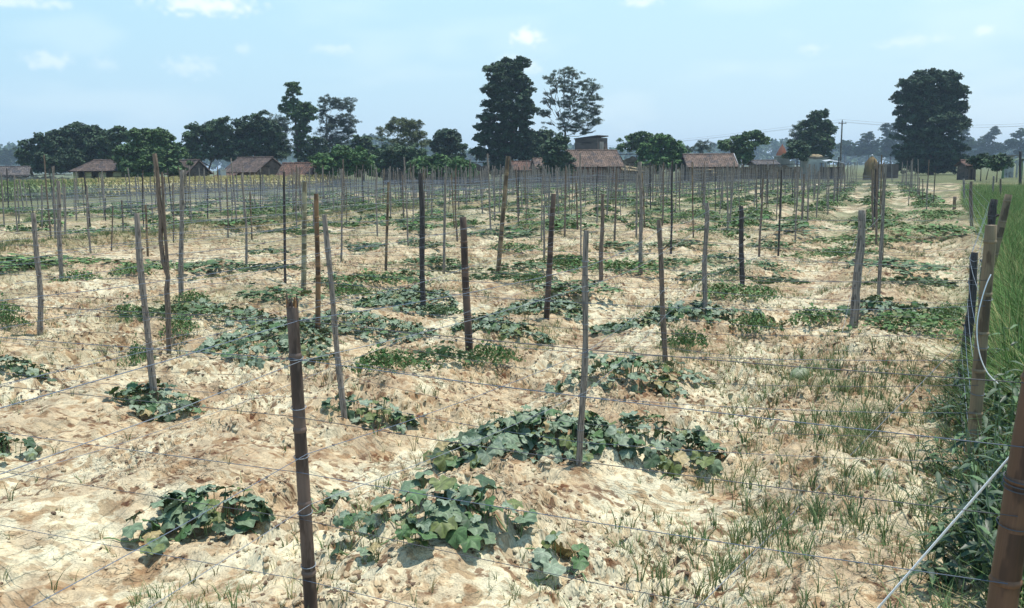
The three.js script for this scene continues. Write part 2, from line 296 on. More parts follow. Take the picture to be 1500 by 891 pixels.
{ // maize beyond the sandy path
  const g = []; const r = rng(33); g.push(tube([V(0, 0, 0), V(.01, .7, 0), V(0, 1.35, .02)], [.015, .012, .006], 4, false));
  for (let k = 0; k < 9; k++) { const a = k * 2.5 + r(), h0 = .25 + k * .115, L = .55 + .2 * r(), pos = [], idx = [], dx = Math.cos(a), dz = Math.sin(a); for (let s = 0; s <= 4; s++) { const t = s / 4, w = .04 * Math.sin(Math.PI * (.12 + .88 * (1 - t))) + .002, d = L * t * .8, y = h0 + L * (.75 * t - 1.0 * t * t); pos.push(dx * d - dz * w, y, dz * d + dx * w, dx * d + dz * w, y, dz * d - dx * w); if (s) { const q = (s - 1) * 2; idx.push(q, q + 1, q + 2, q + 1, q + 3, q + 2); } } g.push(geoOf(pos, idx, new Array(20).fill(0))); }
  for (let k = 0; k < 6; k++) { const a = k * 1.05; g.push(tube([V(0, 1.3, 0), V(Math.cos(a) * .04, 1.45, Math.sin(a) * .04), V(Math.cos(a) * .12, 1.52, Math.sin(a) * .12)], [.008, .010, .004], 3, false)); }
  const geo = merge(g), L = [[], []];
  for (let row = 0; row < 20; row++) for (let u = 36; u < 92; u += .3) {
    const v = -57.2 - row * .75 + (r() - .5) * .25, uu = u + (r() - .5) * .2, [x, z] = toXZ(uu, v); if (!seen(x, 1, z, .06)) continue;
    const dryness = sstep(50, 60, uu + 12 * (fbm(uu * .15, v * .15, 541, 3) - .5)), f = .75 + .5 * r(), dry = r() < dryness * .85 + .06;
    L[dry ? 1 : 0].push({ p: V(x, ground(uu, v) - .02, z), r: [(r() - .5) * .16, r() * 6.28, (r() - .5) * .16], s: .74 + .26 * r(), c: dry ? rgb(.42 * f, .36 * f, .16 * f) : rgb(.14 * f, .20 * f, .065 * f) });
  }
  tag(instances('maize_crop', geo, M.grassInst, L[0], scene), 'green standing maize crop in front of the yellow house', 'maize'); tag(instances('maize_crop', geo, M.grassInst, L[1], scene), 'yellowing dry maize crop beyond the sandy path', 'maize');
  console.log('maize', L.map(l => l.length));
}
// ================================================================ STAKES, FENCE AND WIRES
const STK = [];   // every upright: {p base, t top, r, k row, j cross line}
function bowed(p, t, n, seed, amp) {   // points from base (a little below the soil) to top, gently crooked
  const r = rng(seed), a = r() * 6.28, b = (r() - .5) * amp * 2, c = r() * 6, pts = [];
  for (let i = 0; i <= n; i++) { const s = i / n, k = Math.sin(Math.PI * s) * b + Math.sin(s * 9 + c) * amp * .28 * (s > 0 && s < 1 ? 1 : 0); pts.push(V(lerp(0, t.x - p.x, s) + Math.cos(a) * k, lerp(-.12, t.y - p.y, s), lerp(0, t.z - p.z, s) + Math.sin(a) * k)); }
  return pts;
}
function sampleAt(pts, y) { for (let i = 1; i < pts.length; i++) if (pts[i].y >= y) { const f = (y - pts[i - 1].y) / (pts[i].y - pts[i - 1].y); return pts[i - 1].clone().lerp(pts[i], Math.max(0, f)); } return pts[pts.length - 1].clone(); }
// kind: 'bamboo' (jointed culm with node rings) or 'branch' (knotty pole); near ones carry their parts, far ones are one mesh
function upright(name, p, t, r, kind, mat, label, category, group, detail, seed, opt = {}) {
  const h = t.y - p.y, n = detail ? 14 : 6, pts = opt.path ? opt.path : bowed(p, t, n, seed, opt.amp ?? (kind === 'branch' ? .03 : .012)), rn = rng(seed + 5);
  const rad = pts.map((q, i) => r * (1.06 - .2 * i / (pts.length - 1)) * (kind === 'branch' ? .9 + .26 * rn() : .98 + .04 * rn()));
  const sides = detail ? 12 : 6;
  let o;
  if (!detail) o = solo(name, tube(pts, rad, sides), mat, label, category, p, group);
  else {
    o = thing(name, label, category, p, group);
    part(kind === 'bamboo' ? 'culm' : 'pole', tube(pts, rad, sides), mat, o);
    if (kind === 'bamboo') for (let y = .12 + rn() * .1; y < h - .05; y += .22 + .12 * rn()) { const q = sampleAt(pts, y), rr = r * (1.06 - .2 * y / h); part('node', tube([V(q.x, y - .012, q.z), V(q.x, y - .004, q.z), V(q.x, y + .004, q.z), V(q.x, y + .012, q.z)], [rr * 1.0, rr * 1.13, rr * 1.1, rr * 1.0], sides, false), mat, o); }
    else for (let k = 0; k < 3; k++) { const y = h * (.2 + .25 * k + .15 * rn()), q = sampleAt(pts, y), a = rn() * 6.28; part('branch_stub', tube([V(q.x, y, q.z), V(q.x + Math.cos(a) * r * 1.5, y + r * .8, q.z + Math.sin(a) * r * 1.5)], [r * .5, r * .3], 6), mat, o); }
  }
  const [u, v] = toUV(p.x, p.z);
  const e = { o, p, t, r, pts, h, u, v, k: Math.round(-v / ROW), j: Math.round((u - 3.2) / 3.03), detail }; return e;
}
// top and base of a stake in the photo: the base stands on the soil, the top keeps the base's distance
function stakePx(x0, y0, x1, y1) { const p = at(x1, y1), t = deep(x0, y0, -p.z); return [p, t]; }
const NEAR = [   // x top, y top, x base, y base, diameter in photo pixels, kind, material, label
  [428, 450, 457, 905, 24, 'bamboo', 'bambooDark', 'thick dark brown bamboo stake with a torn orange top'],
  [859, 338, 848, 660, 11, 'branch', 'stakeGrey', 'straight grey-brown stake rising from the middle of the widest gourd vine patch'],
  [475, 315, 505, 612, 10, 'branch', 'stakeGrey', 'thin grey stake bowed to one side beside a small gourd clump'],
  [200, 312, 228, 572, 11, 'branch', 'stakeGrey', 'leaning grey stake with a gourd vine curled round its foot'],
  [48, 312, 57, 478, 9, 'branch', 'stakeGrey', 'short grey stake standing alone on bare pale soil'],
  [678, 318, 688, 515, 13, 'bamboo', 'bambooRed', 'reddish brown bamboo stake standing behind a low weedy strip'],
  [965, 322, 975, 530, 9, 'branch', 'stakeBrown', 'thin dark brown stake behind the gourd clump next to the bare path'],
  [811, 284, 800, 463, 10, 'bamboo', 'bambooRed', 'reddish bamboo stake tilted away from its row in mid field'],
  [616, 254, 619, 450, 9, 'branch', 'stakeBlack', 'tall nearly black stake standing straight among gourd leaves'],
  [463, 284, 465, 488, 9, 'bamboo', 'bambooOrange', 'orange-tan bamboo stake with a cut flat top'],
  [446, 266, 444, 443, 9, 'bamboo', 'bambooPale', 'pale straw-coloured bamboo stake beside the orange-tan one'],
  [1263, 308, 1248, 480, 14, 'branch', 'stakeGrey', 'short thick grey stake on a pale mound beside the bare path'],
  [1036, 297, 1032, 473, 8, 'branch', 'stakeGrey', 'grey stake with squared top between two gourd patches'],
  [1086, 302, 1088, 420, 9, 'branch', 'stakeBlack', 'dark stubby stake ringed by dense gourd leaves'],
  [883, 284, 880, 413, 7, 'branch', 'stakeBrown', 'brown stake flanked by low green weed clumps'],
  [744, 229, 728, 407, 8, 'bamboo', 'bambooTan', 'tall tan bamboo cane tilted above the other stakes'],
  [937, 237, 938, 402, 7, 'branch', 'stakeGrey', 'tall slim grey stake with its top against the mud wall'],
  [267, 249, 264, 428, 8, 'branch', 'stakeGrey', 'tall grey stake beside the crooked branch stake'],
  [85, 265, 90, 428, 7, 'branch', 'stakeGrey', 'slim grey stake beside a low weed clump on the pale side of the field'],
  [1297, 240, 1287, 434, 6, 'branch', 'stakeGrey', 'slim tall stake first in the tightly aligned row'],
];
NEAR.forEach(([x0, y0, x1, y1, wpx, kind, mat, label], i) => {
  const [p, t] = stakePx(x0, y0, x1, y1), r = wpx * .43 * -p.z / F;
  const e = upright('trellis_stake', p, t, r, kind, M[mat], label, 'stake', 'stakes of the vine trellis', true, 100 + i, i === 2 ? { amp: .07 } : {}); STK.push(e);
  if (i === 0) for (let k = 0; k < 9; k++) { const a = k * .7, q = e.pts[e.pts.length - 1], hh = .015 + .05 * hash(k, 3), w = .010 + .012 * hash(k, 5), s = box(w, hh, .005); const ap = s.attributes.position; for (let n = 0; n < ap.count; n++) if (ap.getY(n) > 0) ap.setX(n, ap.getX(n) * .2 + (hash(k, 7) - .5) * .012); s.rotateY(Math.PI / 2 - a); s.translate(q.x + Math.cos(a) * r * .74, q.y + hh * .42, q.z + Math.sin(a) * r * .74); part('splinter', s, k % 3 === 1 ? M.splinter : M.bambooDark, e.o); }
});
{ // the crooked branch stake with a kink and a fork
  const [p, t] = stakePx(226, 225, 245, 488), dz = -p.z, pts = [V(0, -.12, 0), V(0, 0, 0)];
  for (const [x, y] of [[246, 455], [244, 425], [246, 405], [239, 385], [235, 350], [236, 318], [232, 285], [231, 262], [228, 240], [226, 225]]) pts.push(deep(x, y, dz).sub(p));
  const e = upright('trellis_stake', p, t, .029, 'branch', M.stakeBrown, 'crooked forked branch stake with a kink halfway up', 'stake', 'stakes of the vine trellis', true, 150, { path: pts }); STK.push(e);
  part('fork', tube([deep(245, 402, dz).sub(p), deep(244, 372, dz).sub(p), deep(241, 330, dz).sub(p), deep(237, 252, dz).sub(p)], [.026, .02, .018, .013], 10), M.stakeBrown, e.o);
}
const MID = `64,227,75,355 78,243,81,361 127,273,133,375 108,262,109,315 25,269,26,324 54,287,55,313 149,247,151,321 154,290,155,330 165,301,161,356 178,293,181,351 209,250,211,316 213,300,216,379 220,259,224,326 253,269,253,346 275,269,278,321 304,276,304,328 322,262,323,316 331,262,334,355 340,282,339,336 354,254,360,379 366,281,369,350 381,252,382,313 409,258,402,329 416,252,417,402 432,252,435,346 458,297,458,328 487,262,489,319 494,264,494,312 390,259,391,304 501,247,499,384 507,272,507,329 513,264,513,298 531,250,533,314 551,245,553,350 557,276,556,314 569,267,565,400 592,230,598,366 605,243,605,338 627,262,626,307 623,247,622,321 652,254,649,388 667,247,670,355 659,267,657,304 689,269,682,303 714,225,719,341 769,244,771,330 796,244,793,350 797,300,797,382 829,244,827,344 850,224,852,384 878,267,874,334 903,248,900,355 909,277,909,323 933,254,932,345 961,240,961,296 972,238,970,331 985,235,983,373 997,249,997,323 1014,237,1016,354 1032,237,1029,320 1048,245,1048,313 1065,242,1066,338 1118,262,1112,377 1124,250,1123,309 1145,249,1140,375 1170,250,1165,356 1178,255,1174,336 1186,240,1183,327 1200,250,1196,321 1214,250,1213,312 1229,230,1227,301 1162,248,1161,294 1277,248,1279,339 1285,243,1284,361 1295,238,1293,388 1359,264,1358,313 1352,262,1352,297 1347,260,1347,292 7,267,8,296 423,279,423,307 1082,250,1083,309 1108,262,1109,314 1090,252,1092,297 1144,255,1145,297 864,247,864,281 744,270,742,311 732,262,731,311`;
const MIDKIND = [['branch', 'stakeGrey', 'slender grey stake standing in the vine rows of mid field'], ['branch', 'stakeBrown', 'slender dark brown stake standing in the vine rows of mid field'], ['bamboo', 'bambooTan', 'slender tan bamboo stake standing in the vine rows of mid field'], ['branch', 'stakeBlack', 'slender blackish stake standing in the vine rows of mid field']];
MID.split(' ').forEach((s, i) => {
  const [x0, y0, x1, y1] = s.split(',').map(Number), [p, t] = stakePx(x0, y0, x1, y1), rn = rng(400 + i), k = rn(), [kind, mat, label] = MIDKIND[k < .5 ? 0 : k < .76 ? 1 : k < .88 ? 2 : 3];
  STK.push(upright('trellis_stake', p, t,   .018 + .012 * rn(), kind, M[mat], label, 'stake', 'stakes of the vine trellis', false, 500 + i));
});
{ // the rest of the rows, as far as they can be told apart
  const cand = [], taken = STK.map(e => [e.u, e.v]);
  for (let k = -1; k <= 19; k++) for (let j = 0; j < 34; j++) {
    const rn = rng(3000 + k * 97 + j * 13), u = 3.2 + j * 3.03 + (rn() - .5) * .9, v = -ROW * k + (rn() - .5) * .45;
    if (k === -1 && u < 44) continue; if (u < 15) continue; if (v > fenceV(u) - .4) continue; if (rn() < .1) continue;
    if (taken.some(([a, b]) => Math.abs(a - u) < 1.5 && Math.abs(b - v) < 1.0)) continue;
    if (u < 27 && v > -19) continue;      // all of these are set from the photograph
    const [x, z] = toXZ(u, v); if (!seen(x, 0, z, .03)) continue;
    cand.push([Math.hypot(u, v), u, v, x, z, rn]);
  }
  for (let k = -1; k <= 19; k++) for (let j = 0; j < 30; j++) { const rn = rng(8000 + k * 97 + j * 13), u = 36 + j * 2.6 + (rn() - .5) * 1.2, v = -ROW * (k + .5) + (rn() - .5) * .8; if (v > fenceV(u) - .4 || (v > -1.6 && v < 1.4) || rn() < .25) continue; const [x, z] = toXZ(u, v); if (seen(x, 0, z, .03)) cand.push([Math.hypot(u, v) + 60, u, v, x, z, rn]); }
  cand.sort((a, b) => a[0] - b[0]);
  const rest = [], left = 296 - STK.length - 12;
  cand.forEach(([d, u, v, x, z, rn], i) => {
    const p = V(x, ground(u, v), z), h = 1.5 + .75 * rn(), t = V(x + (rn() - .5) * .25, p.y + h, z + (rn() - .5) * .25), r = .02 + .013 * rn(), q = rn();
    const [kind, mat] = MIDKIND[q < .5 ? 0 : q < .76 ? 1 : q < .88 ? 2 : 3];
    if (i < left) STK.push(upright('trellis_stake', p, t, r, kind, M[mat], ['thin grey stake among the distant trellis rows before the village', 'thin dark brown stake among the distant trellis rows before the village', 'thin tan stake among the distant trellis rows before the village', 'thin blackish stake among the distant trellis rows before the village'][MIDKIND.findIndex(m => m[1] === mat)], 'stake', 'stakes of the vine trellis', false, 4000 + i));
    else { const pts = bowed(p, t, 4, 4000 + i, .03).map(w => w.add(p)); rest.push(tube(pts, r, 5)); }
  });
  console.log('stakes', STK.length, 'rest', rest.length);
  if (rest.length) solo('distant_stakes', merge(rest), M.stakeGrey, 'mass of far trellis stakes at the back of the field', 'stakes', null, null, 'stuff');
}
// ---- the fence along the paddy
const FP = [];
[[1558, 300, 1425, 1150, .044, 'bamboo', 'bambooRust', 'thick rust-brown bamboo fence post with a white cord tied to it'],
 [1452, 330, 1418, 715, .039, 'bamboo', 'bambooTan', 'tan bamboo fence post with a flat sawn top at the paddy edge'],
 [1428, 370, 1406, 570, .036, 'branch', 'stakeBlack', 'dark short fence post wrapped with many wires'],
 [1457, 292, 1440, 432, .06, 'branch', 'stakeBlack', 'dark charred fence post crossed by the leaning bamboo post'],
 [1478, 285, 1446, 412, .065, 'bamboo', 'bambooTan', 'leaning brown bamboo fence post at the paddy corner'],
 [1423, 266, 1425, 335, .05, 'branch', 'stakeBrown', 'brown fence post beside dark weeds further along the fence'],
 [1399, 288, 1398, 307, .075, 'branch', 'stakeBrown', 'short sawn stump of a fence post on the sandy path'],
 [1495, 222, 1495, 277, .1, 'branch', 'stakeBlack', 'lone black post standing behind the paddy'],
 [1412, 262, 1413, 300, .05, 'branch', 'stakeGrey', 'grey fence post at the far end of the paddy fence'],
 [1456, 258, 1456, 292, .05, 'branch', 'stakeGrey', 'grey post among dark weeds past the paddy'],
 [1466, 262, 1467, 296, .05, 'branch', 'stakeBrown', 'brown post among dark weeds past the paddy'],
].forEach(([x0, y0, x1, y1, r, kind, mat, label], i) => { const [p, t] = stakePx(x0, y0, x1, y1); FP.push(upright('fence_post', p, t, r, kind, M[mat], label, 'fence post', 'posts of the fence along the paddy', i < 5, 600 + i)); });

// ---- wires strung from upright to upright
function onStake(e, h, side) { const y = Math.min(h, e.h - .05), q = sampleAt(e.pts, y).add(e.p); q.addScaledVector(side, e.r * 1.04); return q; }
function strand(list, r, sag, seed) {
  const pts = [], rn = rng(seed);
  for (let i = 0; i < list.length; i++) { if (i) { const a = list[i - 1], b = list[i], s = sag * (.4 + rn()) * Math.min(1, a.distanceTo(b) / 3); for (const f of [.25, .5, .75]) { const q = a.clone().lerp(b, f); q.y -= s * 4 * f * (1 - f); pts.push(q); } } pts.push(list[i]); }
  return tube(pts, r, 4, false);
}
const alongU = V(SA, 0, -CA), alongV = V(CA, 0, SA), HS = [.25, .5, .76, .98, 1.2, 1.4], HC = [.2, .36, .52, .7, .86, 1.02, 1.2, 1.36], HG = [.6, .76, .9, 1.02, 1.14, 1.24], HF = [.6, .82, .98, 1.12, 1.26, 1.4, 1.55];
let wid = 0;
for (let k = -1; k <= 19; k++) {
  const row = STK.filter(e => e.k === k && Math.abs(e.v + ROW * k) < .75).sort((a, b) => a.u - b.u); if (row.length < 3) continue;
  const side = alongV.clone().multiplyScalar(k > 0 ? 1 : -1);
  (k > 8 ? HG : k > 3 ? HF : HS).forEach((h, hi) => {
    if (k === 0 && hi !== 1 && hi !== 4) return; if (k === 1 && (hi === 0 || hi === 3)) return; if (k > 1 && k < 4 && hi % 2 === 0) return; if (k > 3 && k < 7 && hi % 2) return;
    const rn = rng(700 + k * 10 + hi), list = [];
    const s0 = row[0]; // each run starts at a stake that stands nearer than the first one in the picture
    if (s0.u < 14 && k >= 0) list.push(onStake(s0, h, side).addScaledVector(alongU, -3.1));
    row.forEach(e => list.push(onStake(e, h + (rn() - .5) * .12, side)));
    const near = k >= 0 && k < 4;
    solo('row_wire', strand(list, k > 8 ? .0034 : k > 3 ? .003 : near ? .0017 : .0019, .03, 710 + k * 10 + hi), hi % 3 === 1 ? M.wirePale : M.wireBlue, near ? 'thin blue wire strung lengthwise along a near row of stakes' : 'thin blue-grey wire strung lengthwise along a farther row of stakes', 'wire', null, near ? 'lengthwise wires of the near rows' : 'lengthwise wires of the farther rows'); wid++;
  });
}
for (let j = 0; j <= 30; j++) {
  const line = STK.filter(e => e.j === j && e.k >= -1 && e.k <= (j < 5 ? 6 : 19)).sort((a, b) => b.v - a.v); const one = []; line.forEach(e => { if (!one.length || Math.abs(one[one.length - 1].v - e.v) > 1) one.push(e); });
  if (!one.length) continue;
  (j > 0 && j < 4 ? HC : HS).forEach((h, hi) => {
    if (j > 4 && hi < 2) return; if (j > 8 && hi < 3) return;
    const rn = rng(800 + j * 10 + hi), list = [], side = alongU.clone().multiplyScalar(-1), hh = h - .04;
    const u0 = one[0].u, fv = fenceV(u0), fp = FP.slice(0, 6).map(e => [Math.abs(e.u - u0), e]).sort((a, b) => a[0] - b[0])[0];
    if (fp[0] < 2.2) list.push(onStake(fp[1], hh, side));
    one.forEach(e => list.push(onStake(e, hh + (rn() - .5) * .1, side)));
    const last = list[list.length - 1]; list.push(last.clone().addScaledVector(alongV, -ROW * (j === 0 ? 2.5 : 1)));
    solo('cross_wire', strand(list, j > 8 ? .0040 : .0017, j === 0 ? .02 : .035, 820 + j * 10 + hi), hi % 2 ? M.wireDark : M.wireBlue, j < 4 ? 'thin dark wire strung from row to row across the near soil' : 'thin dark wire strung from row to row farther out', 'wire', null, j < 4 ? 'crosswise wires over the near soil' : 'crosswise wires farther out');
  });
}
{ // fence wires
  const line = [1, 2, 3, 5, 8].map(i => FP[i]);
  for (let i = 0; i < 7; i++) { const h = .2 + i * .21, side = alongV.clone().multiplyScalar(-1); solo('fence_wire', strand(line.map(e => onStake(e, h, side)),   .0019, .03, 880 + i), i % 2 ? M.wirePale : M.wireBlue, 'thin pale wire of the bamboo fence beside the paddy', 'wire', null, 'wires of the paddy fence'); }
  // wire lashings on the posts one can see them on
  const lash = (e, hs, mat, name = 'wire_tie') => hs.forEach(h => { const q = sampleAt(e.pts, h), rr = e.r * 1.1, tg = new THREE.TorusGeometry(rr, .0022, 5, 16); tg.rotateX(Math.PI / 2 + .15); tg.translate(q.x, q.y, q.z); part(name, tg, mat, e.o); });
  lash(FP[0], [.9, 1.02, 1.035, 1.05], M.wireDark); lash(FP[1], [.35, .6, .9, 1.2], M.wirePale); lash(FP[2], [.2, .4, .55, .7, .85, 1.0, 1.15], M.wirePale); lash(FP[3], [.8, 1.0, 1.2], M.wirePale);
  STK.slice(0, 8).forEach(e => lash(e, HS.filter(h => h < e.h - .05), M.tie));
  // the white cord from the near post down to a peg in the soil
  const q = deep(1506, 640, -FP[0].p.z), a = sampleAt(FP[0].pts, q.y - FP[0].p.y).add(FP[0].p); const b = at(1190, 992); b.y -= .02;
  solo('guy_cord', strand([a, b], .0042, .01, 890), M.ropeWhite, 'taut white cord running from the thick bamboo post to the soil', 'cord');
  const c0 = deep(1412, 497, -FP[2].p.z + .03), c1 = at(915, 990); c1.y -= .02;
  solo('guy_cord', strand([c0, c1], .0030, .012, 891), M.wirePale, 'grey-blue guy wire running from the dark wire-wrapped post to the soil', 'cord');
  // a loose pale cane hanging in a bow from the tan post
  const dz = -FP[1].p.z - .08, pts = [[1452, 402], [1446, 415], [1438, 440], [1432, 470], [1432, 500], [1438, 528], [1448, 548], [1462, 562]].map(([x, y]) => deep(x, y, dz));
  solo('bent_cable', tube(new THREE.CatmullRomCurve3(pts).getPoints(24), .0033, 6), M.ropeWhite, 'pale cable hanging in a bow from the tan bamboo fence post', 'cable');
}
// ================================================================ GOURD VINES AND WEEDS
// a gourd leaf: five lobes, a notch at the stalk, folded along the veins; the stalk end is the origin, the tip points to +z, the blade faces +y
function leafGeo(seed, wav = .26) {
  const r = rng(seed), n = 26, pos = [0, 0, 0], uv = [.5, .5], idx = [], lob = [0, 1.03, 2.05].map(a => a + (r() - .5) * .1), depth = .13 + .06 * r();
  const R = a => { const b = Math.abs(a); let m = .62 + .38 * Math.cos(b * .5); let l = 0; for (const q of lob) l = Math.max(l, Math.exp(-Math.pow((b - q) / .34, 2))); const notch = 1 - .75 * Math.exp(-Math.pow((Math.PI - b) / .26, 2)); return .5 * (1 - depth + depth * 1.5 * l) * m * notch * (1 + .04 * Math.sin(a * 17 + seed)) + .02; };
  const cup = -.1 + .9 * r(), ph = r() * 6, tw = (r() - .5) * 1.1;
  for (let ring = 1; ring <= 2; ring++) for (let i = 0; i <= n; i++) {
    const a = -Math.PI + i / n * 2 * Math.PI, rr = R(a) * (ring === 1 ? .55 : 1), x = Math.sin(a) * rr, z = Math.cos(a) * rr;
    let vein = 0; for (const q of lob) vein = Math.max(vein, Math.exp(-Math.pow((Math.abs(a) - q) / .22, 2)));
    const y = -cup * rr * rr + (1 - vein) * .07 * rr * 2 + (ring === 2 ? wav * .5 * Math.sin(a * 5 + ph) * rr : 0) + tw * x * z;
    pos.push(x, y, z); uv.push(.5 + x * .95, .5 + z * .95);
  }
  const m = n + 1;
  for (let i = 0; i < n; i++) { idx.push(0, 1 + i, 2 + i); const a = 1 + i, b = 1 + m + i; idx.push(a, b, a + 1, a + 1, b, b + 1); }
  return geoOf(pos, idx, uv);
}
const LEAVES = [1, 2, 3, 4, 5, 6, 7, 8, 9, 10].map(s => leafGeo(s * 31));
const DUSTY = ['leafDusty', 'leafDusty', 'leafDusty2', 'leafDusty2', 'leafGreen', 'leafDeep', 'leafOlive'], FRESH = ['leafGreen', 'leafGreen', 'leafDusty2', 'leafDeep', 'leafOlive', 'leafDusty2'];
// the leaves of a clump: along wandering runners inside an oval footprint (a, b half axes in x and z)
function clump(seed, a, b, size, hgt, cover) {
  const r = rng(seed), out = [], n = Math.max(7, Math.round(cover * a * b * Math.PI / (size * size)));
  for (let i = 0; i < n; i++) {
    const t = r() * 6.283, q = Math.sqrt(r()) * (.82 + .36 * fbm(Math.cos(t) * 1.5 + seed, Math.sin(t) * 1.5, 5, 2)), x = Math.cos(t) * a * q, z = Math.sin(t) * b * q;
    const dome = Math.max(0, 1 - q * q), y = hgt * (.22 + .78 * dome) * (.45 + .65 * r()) + .03, s = size * (.42 + .9 * r());
    out.push({ x, y, z, s, yaw: Math.atan2(x / a, z / b) + (r() - .5) * 2.6, tilt: -.1 + .9 * r() * (.4 + q), roll: (r() - .5) * 1.0, g: Math.floor(r() * 10), m: r() });
  }
  return out;
}
function leafMatrix(e, gnd) { D.position.set(e.x, e.y + gnd, e.z); D.rotation.set(e.tilt, e.yaw, e.roll, 'YXZ'); D.scale.setScalar(e.s); D.updateMatrix(); D.rotation.order = 'XYZ'; return D.matrix; }
let vineId = 0;
function gourdVine(p, a, b, o) {   // a near vine: every leaf is a mesh of its own
  const id = ++vineId, g = thing('gourd_vine', o.label, 'vine', p, 'gourd vines growing along the rows'), r = rng(id * 71), pal = o.fresh ? FRESH : DUSTY, stems = [];
  const list = o.list || clump(id * 13 + 5, a, b, o.size ?? .14, o.h ?? .2, o.cover ?? 1.5);
  for (const e of list) {
    const gnd = gy(p.x + e.x, p.z + e.z) - p.y, m = shade(new THREE.Mesh(LEAVES[e.g], M[e.m > .97 ? 'leafDry' : pal[Math.floor(e.m * pal.length)]]));
    m.name = 'leaf'; leafMatrix(e, gnd).decompose(m.position, m.quaternion, m.scale); g.add(m);
    const bx = e.x * (.75 + .2 * r()), bz = e.z * (.75 + .2 * r()); stems.push(tube([V(bx, gy(p.x + bx, p.z + bz) - p.y - .005, bz), V((bx + e.x) / 2, gnd + e.y * .55, (bz + e.z) / 2), V(e.x, gnd + e.y, e.z)],   .0026, 4, false));
  }
  for (let k = 0; k < 4; k++) { const t = r() * 6.28, pts = []; for (let s = 0; s <= 6; s++) { const f = s / 6 * (.9 + .35 * r()), x = Math.cos(t + s * .12) * a * f, z = Math.sin(t + s * .12) * b * f; pts.push(V(x, gy(p.x + x, p.z + z) - p.y + .012, z)); } stems.push(tube(pts, .0045, 5, false)); }
  const st = part('stems', merge(stems), M.stem, g); st.userData.kind = 'stuff';
  return g;
}
// footprints: x, y centre and w, h size of the patch in the photo
function foot(x, y, w, h) { const p = at(x, y + h * .2), d = -p.z; const pa = at(x - w / 2, y), pb = at(x + w / 2, y), pf = at(x, y + h / 2), pk = at(x, y - h / 2 + Math.min(h * .45, .16 * F / d)); return [p, Math.max(.16, pa.distanceTo(pb) / 2), Math.max(.14, Math.min(pf.distanceTo(pk) / 2, pa.distanceTo(pb)))]; }
[ // big-leaved gourd vines near enough to tell their leaves apart
  [312, 745, 165, 96, .15, .24, 'dusty gourd vine mounded on bare soil beside the torn bamboo stake', 2.1],
  [205, 785, 100, 60, .14, .10, 'straggling gourd runner with few leaves trailing off the mounded vine', .55],
  [480, 735, 60, 40, .15, .10, 'two or three gourd leaves at the side of the torn bamboo stake', .7],
  [600, 755, 190, 90, .15, .24, 'large gourd vine with a dark hollow under its leaves', 1.0],
  [700, 755, 140, 84, .15, .24, 'dense gourd vine with big pale leaves spilling towards bare soil', 1.15],
  [820, 828, 80, 40, .15, .10, 'few gourd leaves creeping out on the sand past the dense vine', .8],
  [735, 650, 130, 62, .14, .22, 'gourd vine filling the row on the torn stake side of the grey stake', 1.3],
  [830, 632, 120, 55, .14, .20, 'gourd vine growing right round the foot of the straight grey stake', 1.3],
  [955, 642, 150, 60, .14, .22, 'wide gourd vine stretching from the straight grey stake to the path', 1.3],
  [912, 548, 170, 50, .13, .22, 'gourd vine in front of the thin dark brown stake', 1.3],
  [1000, 549, 50, 14, .13, .08, 'thin end of a gourd runner beside the thin dark brown stake', .9],
  [540, 590, 110, 40, .12, .2, 'small gourd clump beside the bowed grey stake', 1.4],
  [228, 560, 115, 44, .12, .2, 'gourd vine curled round the foot of the leaning grey stake', 1.3],
  [28, 548, 80, 26, .12, .16, 'low gourd clump on bare pale soil nearest the lone short grey stake', 1.3],
  [14, 660, 70, 40, .12, .18, 'small gourd clump on bare soil in front of the low clump by the lone stake', 1.2],
  [388, 488, 150, 50, .13, .18, 'gourd vine beside the crooked branch stake, nearer of two', .8],
  [345, 456, 180, 34, .13, .18, 'broad gourd vine reaching from the crooked stake to the pale bamboo', .75],
  [440, 512, 70, 34, .12, .15, 'gourd vine behind the top of the torn bamboo stake', .8],
  [545, 462, 150, 42, .12, .22, 'dense dark gourd vine between the orange bamboo and the black stake', 1.0],
  [590, 440, 70, 20, .11, .15, 'gourd vine at the foot of the tall black stake', 1.4],
  [735, 480, 90, 22, .11, .16, 'low gourd vine just behind the reddish bamboo stake', 1.3],
  [777, 452, 100, 22, .11, .16, 'gourd vine under the tilted reddish bamboo stake', 1.3],
  [950, 476, 90, 22, .13, .13, 'pale large-leaved gourd runner on open soil', 1.1],
  [1008, 462, 80, 26, .12, .18, 'gourd vine beside the grey stake with squared top', 1.4],
  [1070, 458, 110, 26, .12, .18, 'gourd vine behind the bright weed clump near the path', 1.4],
  [1295, 446, 110, 22, .13, .12, 'pale flat gourd runner across the path beyond the thick grey stake', 1.0],
  [1375, 462, 80, 22, .13, .10, 'sparse gourd leaves at the fence side of the path', .9],
].forEach(([x, y, w, h, size, hgt, label, cover], i) => { const [p, a, b] = foot(x, y, w, h); gourdVine(p, a * 1.04, b * 1.08, { label, size: size * .84, h: hgt * .8, cover: cover * 2.3 }); });

